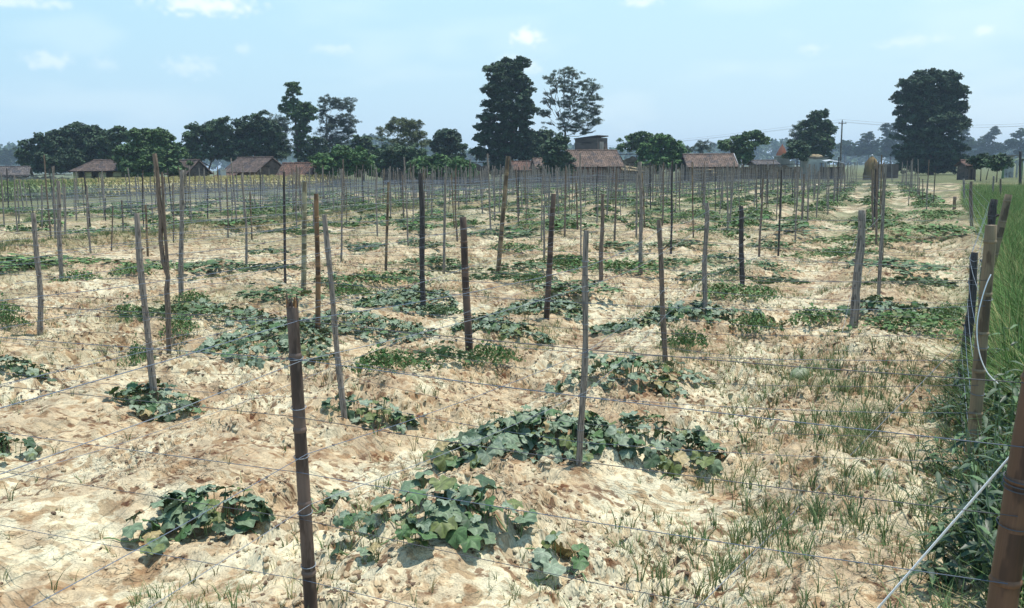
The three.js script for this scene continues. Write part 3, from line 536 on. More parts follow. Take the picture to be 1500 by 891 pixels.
// leaf-mass prototypes for the vines and weeds farther away: one mesh of many small faces, copied
function leafFace(pos, idx, col, x, y, z, s, yaw, tilt, roll, c) {
  D.position.set(x, y, z); D.rotation.set(tilt, yaw, roll, 'YXZ'); D.scale.setScalar(s); D.updateMatrix(); D.rotation.order = 'XYZ';
  const b = pos.length / 3, sh = [[0, 0, -.1], [.42, .04, .02], [.5, -.06, .3], [.2, .03, .42], [0, -.1, .62], [-.2, .03, .42], [-.5, -.06, .3], [-.42, .04, .02]], q = new THREE.Vector3();
  for (const [u, v, w] of sh) { q.set(u, v, w).applyMatrix4(D.matrix); pos.push(q.x, q.y, q.z); col.push(...c); } for (let k = 1; k < 7; k++) idx.push(b, b + k, b + k + 1);
}
function massGeo(seed, size, n, hgt, tones) {
  const r = rng(seed), pos = [], idx = [], col = [];
  for (let i = 0; i < n; i++) { const t = r() * 6.283, q = Math.pow(r(), .62) * (.25 + 1.25 * fbm(Math.cos(t) * 2.2 + seed, Math.sin(t) * 2.2, 7, 3)), c = tones[Math.floor(r() * tones.length)], f = .75 + .5 * r(); leafFace(pos, idx, col, Math.cos(t) * q, hgt * (.2 + .8 * Math.max(0, 1 - q * q)) * (.3 + .8 * r()) * (r() < .06 ? 1.7 : 1) + .02, Math.sin(t) * q, size * (.45 + 1.0 * r() * r()), r() * 6.28, (r() - .3) * 1.0, (r() - .5) * .9, c.map(e => e * f)); }
  return geoOf(pos, idx, null, col);
}
const TD = [[.135, .185, .10], [.095, .155, .065], [.045, .09, .034], [.065, .125, .042]], TG = [[.085, .185, .05], [.06, .135, .038], [.12, .21, .065], [.05, .10, .035], [.16, .18, .07]];
const PROTO = { p: [1, 2, 3, 4].map(s => massGeo(s * 77, .17, 260, .26, TD)), g: [1, 2, 3, 4].map(s => massGeo(s * 91, .10, 800, .24, TG)), t: [1, 2, 3, 4].map(s => massGeo(s * 53, .26, 110, .26, [...TD, ...TG])) };
let patchId = 0;
function patch(kind, p, a, b, hs, label, group) {
  const r = rng(5000 + ++patchId), m = thing(kind === 'g' ? 'weed_clump' : 'gourd_vine', label, kind === 'g' ? 'weed' : 'vine', p, group); part('foliage', PROTO[kind][patchId % 4], M.foliage, m).userData.kind = 'stuff'; m.scale.set(a, hs, b); m.rotation.y = (r() - .5) * .4; return m;
}
const MIDP = 'p:252,467,70,20 p:405,434,70,20 p:395,410,100,24 p:312,388,90,14 p:334,359,60,10 p:395,373,44,10 p:644,444,70,22 p:630,395,80,20 p:594,395,50,14 p:533,353,60,10 p:633,368,44,10 p:601,346,40,9 p:630,337,40,8 p:662,384,56,16 p:752,337,60,12 p:705,345,54,10 p:766,391,100,26 p:734,420,95,26 p:845,424,105,28 p:644,521,130,26 p:897,366,84,24 p:980,388,94,22 p:1001,359,54,12 p:1051,384,84,20 p:1030,406,74,20 p:1116,391,94,24 p:1120,409,84,20 p:1069,404,60,16 p:1159,337,74,14 p:1130,363,74,14 p:1311,388,150,40 p:1368,412,76,26 p:1320,415,60,14 p:490,438,50,18';
const MIDG = 'g:14,492,44,16 g:4,443,30,12 g:111,422,64,18 g:40,398,60,14 g:144,382,48,12 g:187,449,54,15 g:280,429,54,18 g:190,404,38,11 g:233,400,40,10 g:200,503,44,18 g:266,506,50,20 g:508,424,74,24 g:551,416,92,18 g:748,359,44,20 g:784,424,54,16 g:838,377,72,24 g:569,543,70,28 g:716,535,76,28 g:911,398,64,18 g:825,398,72,16 g:1066,434,92,26 g:1109,438,34,16 g:1005,495,64,24 g:1105,490,74,36 g:1199,474,88,36 g:1335,482,124,32 g:1388,471,64,22 g:1267,348,44,16 g:1382,341,94,26 g:1361,314,62,14 g:1234,375,60,14 g:30,383,90,12 g:230,352,120,10 g:430,345,90,9';
const special = { 'g:569,543,70,28': 'bright fine-leaved weed clump in front of the reddish bamboo stake', 'g:1199,474,88,36': 'bright green weed clump at the foot of the short thick grey stake', 'g:1335,482,124,32': 'wide low green weed clump beside the thick grey stake on the fence side', 'g:1105,490,74,36': 'tall bright weed clump at the edge of the path', 'p:1311,388,150,40': 'wide dark gourd patch at the foot of the tightly aligned row', 'p:644,521,130,26': 'gourd patch trailing past the foot of the reddish bamboo stake' };
for (const s of (MIDP + ' ' + MIDG).split(' ')) {
  const [k, q] = s.split(':'), [x, y, w, h] = q.split(',').map(Number), [p, a, b] = foot(x, y, w, h);
  patch(k, p, a * (k === 'g' ? 1.1 : .95), b * .9, k === 'g' ? .9 : .62, special[s] || (k === 'g' ? 'low green weed clump on the soil of mid field' : 'spreading gourd vine patch along a mid-field row'), k === 'g' ? 'weed clumps of the field' : 'gourd vines growing along the rows');
}
{ // farther vines along the rows, the nearest as plants, the rest as one mass
  const c = [];
  for (let k = -1; k <= 19; k++) for (let u = 14; u < 100; u += 1.35) {
    const r = rng(9000 + k * 131 + Math.round(u * 7)), uu = u + (r() - .5), v = -ROW * k + (r() - .5) * .9; if (v > fenceV(uu) - .6) continue;
    if (r() < .30 + .3 * sstep(.5, .3, fbm(uu * .12, v * .12, 601, 2))) continue;
    const [x, z] = toXZ(uu, v), pr = V(x, 0, z).project(camera), py = (1 - pr.y) / 2 * Hh; if (!seen(x, 0, z, .03) || py > 347) continue;
    c.push([Math.hypot(uu, v), uu, v, x, z, r]);
  }
  c.sort((a, b) => a[0] - b[0]); const rest = [[], []];
  c.forEach(([d, u, v, x, z, r], i) => {
    const p = V(x, ground(u, v), z), a = .45 + .6 * r(), b = .3 + .4 * r(), g = r() < .4;
    if (i < 190) patch(g ? 'g' : 't', p, a, b, .7 + .4 * r(), g ? 'small green weed clump far out between the stakes' : 'small gourd vine far out between the stakes', g ? 'weed clumps of the field' : 'gourd vines growing along the rows');
    else rest[g ? 1 : 0].push({ p, r: [0, r() * 6.28, 0], s: [a, .8, b] });
  });
  rest.forEach((l, i) => tag(instances('distant_vines', i ? massGeo(501, .2, 90, .26, TG) : PROTO.t[1], M.foliage, l, scene), ['mass of far gourd vines before the village', 'mass of far green weeds before the village'][i], 'vines'));
  console.log('patches', patchId, rest.map(l => l.length));
}
{ // a pale green gourd lying on the path
  const p = at(1172, 557), g = thing('gourd_fruit', 'pale green round gourd lying on the bare path', 'gourd', p), pos = [], idx = [], uv = [], n = 30, m = 14;
  for (let j = 0; j <= m; j++) for (let i = 0; i <= n; i++) { const a = i / n * 6.2832, t = j / m * Math.PI, rib = 1 + .05 * Math.cos(a * 9) * Math.sin(t), rr = Math.sin(t) * rib; pos.push(rr * Math.cos(a) * .105, .066 - Math.cos(t) * .062, rr * Math.sin(a) * .085); uv.push(i / n, j / m); }
  for (let j = 0; j < m; j++) for (let i = 0; i < n; i++) { const a = j * (n + 1) + i; idx.push(a, a + n + 1, a + 1, a + 1, a + n + 1, a + n + 2); }
  part('rind', geoOf(pos, idx, uv), std('rind', .30, .34, .20, .6, { map: tex2(veinTex, 3, 2) }), g); part('stalk', tube([V(0, .12, 0), V(.01, .15, .005), V(.025, .165, 0)], [.008, .006, .007], 6), M.stem, g); g.rotation.set(.15, .6, .2);
}
// ---- broad-leaved weeds crowding the fence foot
function lance(seed) { const r = rng(seed), pos = [], idx = [], uv = []; for (let s = 0; s <= 5; s++) { const t = s / 5, w = .125 * Math.sin(Math.PI * Math.pow(t, .8)) + .004, y = .16 * t - .38 * t * t * (.6 + .5 * r()); pos.push(-w, y + w * .35, t, 0, y, t, w, y + w * .35, t); uv.push(.3, t, .5, t, .7, t); if (s) { const q = (s - 1) * 3; idx.push(q, q + 1, q + 3, q + 1, q + 4, q + 3, q + 1, q + 2, q + 4, q + 2, q + 5, q + 4); } } return geoOf(pos, idx, uv); }
leafMat('weedDark', .030, .062, .024, .5);
const LANCE = [1, 2, 3].map(s => lance(s * 19));
const WM = ['weedDark', 'weedDark', 'leafDeep', 'leafGreen', 'leafDeep'];
[[1456, 800, .8, .36, 300, 'dark leafy weed at the foot of the thick rust-brown bamboo post'], [1400, 850, .30, .26, 60, 'low leafy weed on the sand in front of the bamboo fence'], [1476, 705, .85, .36, 300, 'tall dark weed between the thick post and the tan post'], [1452, 630, .7, .34, 260, 'tall leafy weed behind the tan bamboo fence post'], [1495, 590, .9, .34, 130, 'tall leafy weed merging into the paddy beside the thick post'], [1400, 700, .3, .24, 70, 'low weed in front of the tan bamboo fence post'], [1438, 545, .6, .3, 100, 'leafy weed behind the dark wire-wrapped fence post'], [1392, 610, .3, .22, 60, 'low weed at the foot of the dark wire-wrapped post'], [1480, 870, .7, .34, 260, 'dark weed right behind the thick rust-brown bamboo post']].forEach(([px, py, h, rad, n, label], i) => {
  const p = at(px, py), g = thing('broadleaf_weed', label, 'weed', p, 'weeds along the fence foot'), r = rng(1300 + i), stems = [];
  let left = n; while (left > 0) {
    const t = r() * 6.28, q = rad * Math.sqrt(r()), ex = Math.cos(t) * q, ez = Math.sin(t) * q, hh = h * (.45 + .6 * r()) * (1 - .3 * q / rad), bx = ex * .45, bz = ez * .45, by = gy(p.x + bx, p.z + bz) - p.y - .01; stems.push(tube([V(bx, by, bz), V((bx + ex) / 2, hh * .55, (bz + ez) / 2), V(ex, hh, ez)], [.006, .004, .002], 5, false));
    const m = 7 + Math.floor(r() * 6); for (let k = 0; k < m && left > 0; k++, left--) { const f = .25 + .75 * (k + .5) / m, yaw = k * 2.4 + r(), s = .055 + .085 * r(), x = lerp(bx, ex, f), z = lerp(bz, ez, f), y = lerp(by, hh, f), lf = shade(new THREE.Mesh(LANCE[k % 3], M[WM[Math.floor(r() * WM.length)]])); lf.name = 'leaf'; lf.position.set(x, y, z); lf.rotation.set(-.35 + .9 * r(), yaw, (r() - .5) * .5, 'YXZ'); lf.scale.setScalar(s); g.add(lf); }
  }
  part('stems', merge(stems), M.stem, g).userData.kind = 'stuff';
});
{ // rank dark grass through the fence weeds
  const r = rng(1901), l = []; for (let i = 0; i < 620; i++) { const u = 3.2 + r() * 6.5, v = fenceV(u) - .05 + Math.pow(r(), .8) * 1.5, [x, z] = toXZ(u, v), f = .5 + .7 * r(), dry = r() < .15; l.push({ p: V(x, ground(u, v) - .02, z), r: [(r() - .5) * .4, r() * 6.28, (r() - .5) * .4], s: [.9 + .6 * r(), (.35 + .5 * r()) * (v < fenceV(u) ? .5 : 1), .9 + .6 * r()], c: dry ? rgb(.3 * f, .26 * f, .12 * f) : rgb(.065 * f, .125 * f, .022 * f) }); }
  tag(instances('fence_grass', bladeTuft(1902, 11, .8, .012, .06, .8, 4), M.grassInst, l, scene), 'rank dark grass growing through the fence weeds', 'grass');
}
console.log('plants done');
// ================================================================ TREES
function clumpGeo(seed, n, rad, leaf, elong = 1) {   // a spray of leaf-sized faces
  const r = rng(seed), pos = [], idx = [];
  for (let i = 0; i < n; i++) {
    const a = r() * 6.283, c = r() * 2 - 1, s = Math.sqrt(1 - c * c), q = rad * Math.cbrt(r()), x = Math.cos(a) * s * q, y = c * q * .7, z = Math.sin(a) * s * q, b = pos.length / 3, l = leaf * (.6 + .8 * r()), w = l * .42 / elong;
    D.position.set(x, y, z); D.rotation.set((r() - .5) * 1.6 + .3, r() * 6.28, (r() - .5) * 1.2, 'YXZ'); D.scale.setScalar(1); D.updateMatrix(); D.rotation.order = 'XYZ';
    for (const [u, v, t] of [[0, 0, -l * .5], [w, l * .08, 0], [0, 0, l * .5], [-w, l * .08, 0]]) { const p = V(u, v, t).applyMatrix4(D.matrix); pos.push(p.x, p.y, p.z); } idx.push(b, b + 1, b + 2, b, b + 2, b + 3);
  }
  return geoOf(pos, idx);
}
const SPRAY = { broad: [1, 2].map(s => clumpGeo(s * 7, 22, .62, .46)), fine: [1, 2].map(s => clumpGeo(s * 11, 26, .55, .30, 1.6)) };
const TONE = { dark: [.060, .105, .044], deep: [.046, .084, .040], mid: [.078, .138, .046], olive: [.115, .140, .060], fresh: [.075, .150, .042], grey: [.085, .115, .085], silver: [.13, .165, .115] };
// lobes: [x, y, rx, ry] in photo pixels; the tree's distance says what that is in metres
function tree(name, label, group, depth, trunkX, lobes, o = {}) {
  const r = rng(o.seed ?? Math.round(trunkX * 13 + depth)), base = deep(trunkX, HY, depth); base.y = gy(base.x, base.z); const g = thing(name, label, o.bush ? 'bush' : 'tree', base, group);
  const k = depth / F, tone = TONE[o.tone || 'dark'], kind = SPRAY[o.spray || 'broad'], lists = [[], []], limbs = [];
  const L = lobes.map(([x, y, rx, ry, f]) => ({ c: deep(x, y, depth).sub(base), rx: rx * k, ry: ry * k, rz: Math.max(rx, Math.min(ry, rx * 1.3)) * k * (.8 + .3 * r()), f: f ?? 1 }));
  L.forEach((e, i) => { if (i) e.c.z += (r() - .5) * L[0].rz * .9; });
  const size = (o.size ?? 1) * .62;
  const put = (p, s) => { if (p.y < .25) p.y = .25 + r() * .3; const f = .6 + .8 * r(); lists[r() < .5 ? 0 : 1].push({ p, r: [(r() - .5) * .9, r() * 6.28, (r() - .5) * .9], s: size * s * (.65 + .6 * r()), c: rgb(tone[0] * f, tone[1] * f, tone[2] * f) }); };
  for (const e of L) {   // each lobe is a heap of leafy boughs with air between them
    const m = Math.min(e.rx, e.ry), rs = Math.min(1.25, Math.max(.38, m * (o.bough ?? .34))), nb = Math.round((o.density ?? 1) * e.f * 2.5 * (e.rx * e.ry + e.rx * e.rz + e.ry * e.rz) / 3 / (rs * rs)) + 5;
    for (let i = 0; i < nb; i++) {
      const a = r() * 6.283, c = r() * 1.8 - .8, s = Math.sqrt(1 - c * c), dx = Math.cos(a) * s, dz = Math.sin(a) * s, q = (.55 + .55 * Math.pow(r(), .6)) * (r() < .12 ? 1.18 : 1), bc = V(e.c.x + dx * e.rx * q, e.c.y + c * e.ry * q, e.c.z + dz * e.rz * q);
      if (o.gap && fbm(bc.x * .55 + 20, bc.y * .6 + bc.z * .3, 711, 3) < o.gap) continue;
      const n = Math.round(9 * rs * rs / (size * size)) + 3, br = rs * (.6 + .7 * r());
      for (let k = 0; k < n; k++) { const t = r() * 6.283, w = Math.sqrt(r()) * br; put(V(bc.x + Math.cos(t) * w + dx * w * .4, bc.y + (r() - .5) * br * .75 - w * .22, bc.z + Math.sin(t) * w), .85); }
    }
    if (!o.sparse) { const n = Math.round(4.5 * e.f * e.rx * e.ry / (size * size)); for (let i = 0; i < n; i++) { const a = r() * 6.283, c = r() * 2 - 1, s = Math.sqrt(1 - c * c), q = .72 * Math.cbrt(r()); put(V(e.c.x + Math.cos(a) * s * e.rx * q, e.c.y + c * e.ry * q, e.c.z + Math.sin(a) * s * e.rz * q), 1.1); } }
  }
  const top = L.reduce((a, e) => Math.max(a, e.c.y), 0), tr = o.trunk ?? Math.max(.07, top * .028), th = o.trunkTop ?? top * .8, bend = (r() - .5) * top * .05, pts = [], rad = [];
  const bx = L.reduce((a, e) => e.c.y > a[0] ? [e.c.y, e.c.x] : a, [0, 0])[1];
  for (let i = 0; i <= 7; i++) { const t = i / 7; pts.push(V(lerp(0, bx, t * t) + Math.sin(t * 4) * bend, lerp(-.2, th, t), Math.cos(t * 3) * bend - bend)); rad.push(tr * (i === 0 ? 1.35 : 1 - .75 * t)); }
  part('trunk', tube(pts, rad, 8), o.pale ? M.barkPale : M.bark, g);
  const limb = (a, b, r0) => { const mid = a.clone().lerp(b, .5); mid.y -= a.distanceTo(b) * .08; mid.x += (r() - .5) * .2; limbs.push(tube([a, mid, b], [r0, r0 * .7, r0 * .25], 5)); };
  for (const e of L) { const f = Math.min(.96, Math.max(.25, (e.c.y - e.ry * .9) / th)); const a = pts[Math.round(f * 7)]; limb(a.clone(), e.c.clone(), tr * .5 * (1.1 - f)); for (let q = 0; q < (o.twigs ?? 3); q++) { const d = V((r() - .5) * 1.6 * e.rx, (r() - .2) * 1.1 * e.ry, (r() - .5) * 1.4 * e.rz); limb(e.c.clone().lerp(a, .35 * r()), e.c.clone().add(d), tr * .16); } }
  limbs.forEach(l => 0); const lm = part('limbs', merge(limbs), o.pale ? M.barkPale : M.bark, g); lm.userData.kind = 'stuff';
  lists.forEach((l, i) => l.length && instances('crown', kind[i], M.crownInst, l, g));
  return g;
}
const GA = 'trees round the village', GB = 'bushes in front of the village', GC = 'pale trees far behind the village';
// --- left grove
tree('broad_tree', 'dark low tree behind the crumbling brown wall', GA, 128, 62, [[55, 222, 26, 16], [78, 212, 26, 18], [48, 240, 24, 14], [80, 238, 28, 16], [100, 235, 20, 18]], { tone: 'deep' });
tree('broad_tree', 'tall dark dome-topped tree rising behind the yellow house', GA, 132, 122, [[118, 197, 24, 18], [100, 204, 20, 14], [138, 206, 22, 18], [120, 224, 34, 18], [140, 230, 28, 14], [100, 236, 26, 14]], { tone: 'deep' });
tree('broad_tree', 'dark tree with a spreading side branch next to the dome-topped tree', GA, 130, 160, [[172, 196, 13, 8], [158, 206, 16, 10], [150, 220, 16, 12], [180, 203, 9, 6]], { tone: 'dark', gap: .34 });
tree('broad_tree', 'mid-green bushy tree growing against the yellow house', GA, 106, 222, [[210, 196, 16, 7], [232, 200, 14, 10], [222, 214, 30, 14], [200, 228, 26, 16], [240, 226, 26, 16], [224, 244, 42, 16], [202, 250, 16, 12]], { tone: 'mid' });
tree('broad_tree', 'dark tree over the mud hut roof beside the bushy tree', GA, 135, 300, [[292, 200, 18, 18], [310, 192, 14, 14], [326, 190, 16, 16], [300, 220, 24, 18], [330, 216, 22, 18], [284, 226, 12, 14]], { tone: 'dark' });
tree('broad_tree', 'largest dark round tree above the long tiled hut', GA, 136, 376, [[372, 182, 22, 18], [355, 200, 18, 16], [392, 198, 18, 18], [376, 214, 32, 20], [400, 214, 18, 18], [350, 222, 18, 14]], { tone: 'deep' });
tree('broad_tree', 'greyer tree tucked behind the largest round tree', GA, 150, 408, [[404, 178, 16, 18], [414, 200, 14, 20], [408, 222, 18, 16]], { tone: 'grey', spray: 'fine' });
tree('slender_tree', 'tall slender tree with a narrow top and one side clump', GA, 140, 440, [[429, 132, 9, 11], [427, 150, 9, 10], [422, 158, 9, 7], [444, 160, 12, 9], [452, 166, 9, 11], [436, 168, 13, 9], [440, 184, 10, 12], [440, 202, 7, 14], [438, 220, 6, 12]], { tone: 'mid', size: .8, gap: .3 });
tree('slender_tree', 'tall grey-green tree with a pale trunk and twin tops', GA, 145, 484, [[476, 152, 10, 12], [474, 176, 11, 16], [490, 152, 8, 10], [508, 154, 11, 13], [510, 176, 12, 14], [496, 186, 14, 16], [476, 196, 12, 14], [508, 204, 16, 16], [490, 214, 16, 14]], { tone: 'grey', spray: 'fine', pale: true, gap: .36, size: .8 });
tree('broad_tree', 'small dark tree in the gap beside the pale-trunked tree', GA, 138, 462, [[462, 215, 13, 14], [458, 230, 12, 12]], { tone: 'deep' });
tree('broad_tree', 'low leaning tree next to the pale-trunked tree', GA, 142, 532, [[530, 206, 12, 8], [524, 220, 18, 12], [545, 222, 14, 9]], { tone: 'dark' });
tree('bush', 'bright green bush beside the red tiled hut', GB, 104, 490, [[480, 238, 20, 11], [505, 228, 20, 13], [525, 232, 20, 13], [500, 246, 30, 12], [526, 248, 20, 10]], { tone: 'fresh', bush: true });
tree('broad_tree', 'pale olive tree with a wide airy crown', GA, 128, 590, [[588, 184, 20, 12], [568, 192, 14, 11], [608, 188, 13, 12], [590, 204, 30, 13], [614, 206, 12, 12]], { tone: 'olive', spray: 'fine', gap: .3 });
tree('broad_tree', 'dark shady tree below the pale olive crown', GA, 120, 584, [[572, 224, 20, 12], [598, 226, 22, 12], [560, 238, 16, 9], [606, 240, 22, 9], [584, 244, 22, 12], [560, 250, 16, 10], [606, 250, 20, 10]], { tone: 'dark' });
tree('broad_tree', 'round dark tree standing alone beside the olive tree', GA, 140, 655, [[655, 200, 17, 12], [646, 212, 13, 12], [666, 212, 13, 12], [656, 228, 20, 16], [656, 246, 20, 10]], { tone: 'deep' });
tree('bush', 'low green bush in front of the round dark tree', GB, 108, 632, [[622, 240, 18, 8], [645, 236, 16, 9], [634, 252, 28, 10], [620, 254, 18, 8]], { tone: 'fresh', bush: true });
tree('bush', 'low green bush beside the brown mud wall', GB, 106, 674, [[668, 240, 16, 7], [682, 246, 10, 5], [660, 252, 16, 9], [680, 254, 14, 8]], { tone: 'fresh', bush: true });
// --- the tall pair behind the tiled house
tree('tall_tree', 'tallest dark tree with a ragged column crown', GA, 130, 748, [[744, 98, 22, 11], [720, 100, 13, 5], [762, 92, 10, 7], [742, 116, 28, 14], [730, 132, 20, 10], [762, 128, 18, 13], [746, 146, 30, 14], [766, 160, 16, 14], [732, 158, 20, 9], [750, 176, 26, 15], [716, 172, 14, 6], [710, 186, 12, 5], [728, 188, 16, 8], [752, 200, 28, 16], [720, 204, 22, 10], [736, 222, 34, 14], [704, 222, 10, 6], [764, 222, 24, 16], [744, 244, 34, 13]], { tone: 'deep', gap: .26, size: .9, trunkTop: 13 });
tree('broad_tree', 'mid-height tree wedged between the two tall trees', GA, 138, 788, [[786, 206, 18, 14], [800, 200, 11, 9], [782, 224, 20, 14], [800, 222, 12, 12]], { tone: 'dark' });
tree('airy_tree', 'tall airy tree with fanned branches showing sky between', GA, 132, 832, [[826, 104, 14, 6], [812, 116, 14, 8], [840, 112, 14, 8], [860, 122, 10, 6], [874, 128, 7, 5], [806, 132, 13, 7], [826, 128, 16, 9], [848, 132, 16, 9], [868, 142, 12, 6], [800, 148, 10, 6], [818, 148, 16, 9], [840, 150, 18, 9], [862, 158, 16, 7], [878, 164, 8, 5], [798, 166, 8, 6], [814, 166, 14, 8], [836, 170, 18, 9], [858, 176, 16, 8], [876, 178, 8, 5], [806, 182, 12, 6], [828, 186, 16, 7], [850, 190, 14, 7], [866, 194, 10, 5]], { tone: 'silver', spray: 'fine', gap: .40, size: .7, density: .85, sparse: true, twigs: 6, trunkTop: 7.5 });
tree('conical_tree', 'small dark tapered tree in front of the tiled house', GA, 108, 818, [[820, 208, 11, 9], [816, 220, 15, 10], [820, 234, 18, 10], [816, 250, 18, 12]], { tone: 'deep' });
tree('broad_tree', 'grey-green tree behind the walled yard', GA, 140, 930, [[936, 202, 18, 8], [922, 212, 16, 9], [944, 214, 12, 10]], { tone: 'mid', gap: .36 });
tree('broad_tree', 'rounded bright green tree beside the walled yard', GA, 118, 968, [[972, 208, 17, 10], [956, 220, 18, 11], [984, 222, 17, 12], [966, 238, 28, 13], [992, 242, 12, 12], [950, 246, 14, 10]], { tone: 'fresh' });
tree('broad_tree', 'thin pale tree behind the long tiled house', GA, 150, 1024, [[1026, 212, 14, 6], [1014, 218, 8, 4], [1038, 218, 12, 6]], { tone: 'grey', spray: 'fine', gap: .4 });
tree('broad_tree', 'dark branching tree at the gable of the long tiled house', GA, 125, 1086, [[1104, 198, 13, 6], [1080, 204, 14, 8], [1112, 206, 13, 8], [1092, 216, 22, 9], [1066, 212, 12, 7], [1084, 230, 14, 10]], { tone: 'mid', gap: .32 });
tree('broad_tree', 'dark tree beside the utility pole with a pointed top', GA, 150, 1200, [[1200, 174, 12, 12], [1192, 190, 18, 14], [1208, 192, 12, 14], [1200, 208, 18, 14], [1194, 228, 20, 14]], { tone: 'dark' });
tree('broad_tree', 'greyer tree half hidden by the pole-side tree', GA, 165, 1174, [[1174, 190, 12, 12], [1168, 206, 10, 12], [1180, 210, 14, 14]], { tone: 'grey', spray: 'fine' });
tree('broad_tree', 'small dark tree between the temple and the white house', GA, 122, 1168, [[1168, 214, 12, 8], [1166, 226, 14, 9]], { tone: 'deep' });
tree('broad_tree', 'hazy tree behind the haystack', GC, 480, 1272, [[1272, 200, 8, 7], [1264, 212, 10, 8], [1280, 212, 10, 8], [1270, 222, 16, 8]], { tone: 'dark' });
tree('broad_tree', 'taller hazy tree against the big round tree', GC, 460, 1304, [[1304, 190, 11, 11], [1298, 206, 9, 12], [1310, 210, 12, 14], [1302, 224, 14, 8]], { tone: 'dark' });
tree('broad_tree', 'hazy low tree beyond the utility pole', GC, 520, 1238, [[1236, 214, 14, 8], [1246, 222, 14, 8]], { tone: 'dark' });
tree('big_tree', 'big dense dark tree with leaves down to the ground', GA, 150, 1364, [[1358, 112, 16, 11], [1386, 114, 16, 9], [1340, 126, 20, 12], [1372, 130, 30, 18], [1398, 132, 14, 10], [1330, 142, 16, 8], [1408, 134, 8, 5], [1350, 152, 34, 20], [1386, 152, 24, 16], [1404, 156, 10, 6], [1332, 170, 18, 16], [1366, 176, 36, 22], [1396, 178, 16, 14], [1406, 184, 9, 5], [1340, 198, 24, 18], [1376, 204, 32, 20], [1334, 222, 22, 16], [1364, 226, 36, 16], [1394, 220, 20, 16], [1340, 240, 24, 13], [1368, 243, 28, 12], [1394, 238, 20, 14]], { tone: 'deep', size: 1.0 });
tree('broad_tree', 'hazy tree showing at the side of the big dense tree', GC, 440, 1412, [[1410, 196, 8, 9], [1412, 214, 10, 12], [1408, 228, 10, 9]], { tone: 'dark' });
tree('broad_tree', 'hazy tree with a lumpy top far behind the shed', GC, 500, 1452, [[1456, 194, 8, 8], [1448, 206, 10, 8], [1432, 212, 12, 8], [1456, 218, 14, 9], [1436, 226, 16, 7]], { tone: 'dark' });
tree('broad_tree', 'hazy tree behind the white pillar building', GC, 460, 1492, [[1496, 196, 9, 8], [1484, 210, 12, 9], [1496, 216, 10, 12]], { tone: 'dark' });
tree('broad_tree', 'hazy low tree far behind the grey-roofed hut', GC, 500, 12, [[10, 226, 14, 8], [20, 222, 8, 7], [6, 236, 16, 8]], { tone: 'dark' });
tree('shrub', 'small dark shrub on a stem at the edge of the far bund', GB, 98, 1430, [[1430, 236, 6, 5]], { tone: 'deep', size: .8, trunk: .07 });
tree('shrub', 'paired dark shrub on a stem beside the first one', GB, 98, 1438, [[1438, 232, 8, 6], [1436, 241, 6, 4]], { tone: 'deep', size: .8, trunk: .07 });
tree('shrub', 'dark shrub growing among the grey posts past the paddy', GB, 92, 1462, [[1462, 234, 12, 8], [1468, 242, 10, 7]], { tone: 'dark', size: .8 });
tree('bush', 'green bush behind the brown shed', GB, 105, 1446, [[1444, 240, 10, 6], [1452, 236, 8, 6]], { tone: 'fresh', bush: true, size: .8 });
{ // distant belt of trees
  const r = rng(77), l = [[], []];
  for (let i = 0; i < 6500; i++) { const x = -720 + r() * 1700, d = 800 + r() * 120, n = fbm(x * .015, 3, 721, 4), h = 7 + 30 * Math.max(0, n - .25) + 6 * fbm(x * .08, 9, 722, 2), f = .7 + .6 * r(); l[i & 1].push({ p: V(x, h * Math.sqrt(r()), -d), r: [r(), r() * 6, r()], s: 4.2 + 2.8 * r(), c: rgb(TONE.dark[0] * f, TONE.dark[1] * f, TONE.dark[2] * f) }); }
  l.forEach((q, i) => tag(instances('distant_tree_belt', SPRAY.broad[i], M.crownInst, q, scene), 'hazy belt of trees along the horizon', 'trees'));
}
// banana plants beside the pillar building
for (const [px, d, h, label] of [[1470, 112, 3.2, 'banana plant with drooping leaves before the pillar building'], [1497, 108, 3.6, 'taller banana plant behind the lone black post']]) {
  const p = deep(px, HY, d); p.y = gy(p.x, p.z); const g = thing('banana_plant', label, 'plant', p, 'banana plants'), r = rng(px);
  part('stem', tube([V(0, -.1, 0), V(.03, h * .4, 0), V(0, h * .62, 0)], [.16, .12, .07], 8), M.stem, g);
  for (let k = 0; k < 8; k++) { const a = k * .8 + r() * .4, L = 1.5 + .5 * r(), pos = [], idx = [], dx = Math.cos(a), dz = Math.sin(a); for (let s = 0; s <= 6; s++) { const t = s / 6, w = .3 * Math.sin(Math.PI * (.08 + .9 * t)), dd = L * t * .8, y = h * .6 + L * (.75 * t - .85 * t * t); pos.push(dx * dd - dz * w, y - w * .3, dz * dd + dx * w, dx * dd, y, dz * dd, dx * dd + dz * w, y - w * .3, dz * dd - dx * w); if (s) { const q = (s - 1) * 3; idx.push(q, q + 1, q + 3, q + 1, q + 4, q + 3, q + 1, q + 2, q + 4, q + 2, q + 5, q + 4); } } part('leaf', geoOf(pos, idx, new Array(42).fill(.5)), M.leafDeep, g); }
}
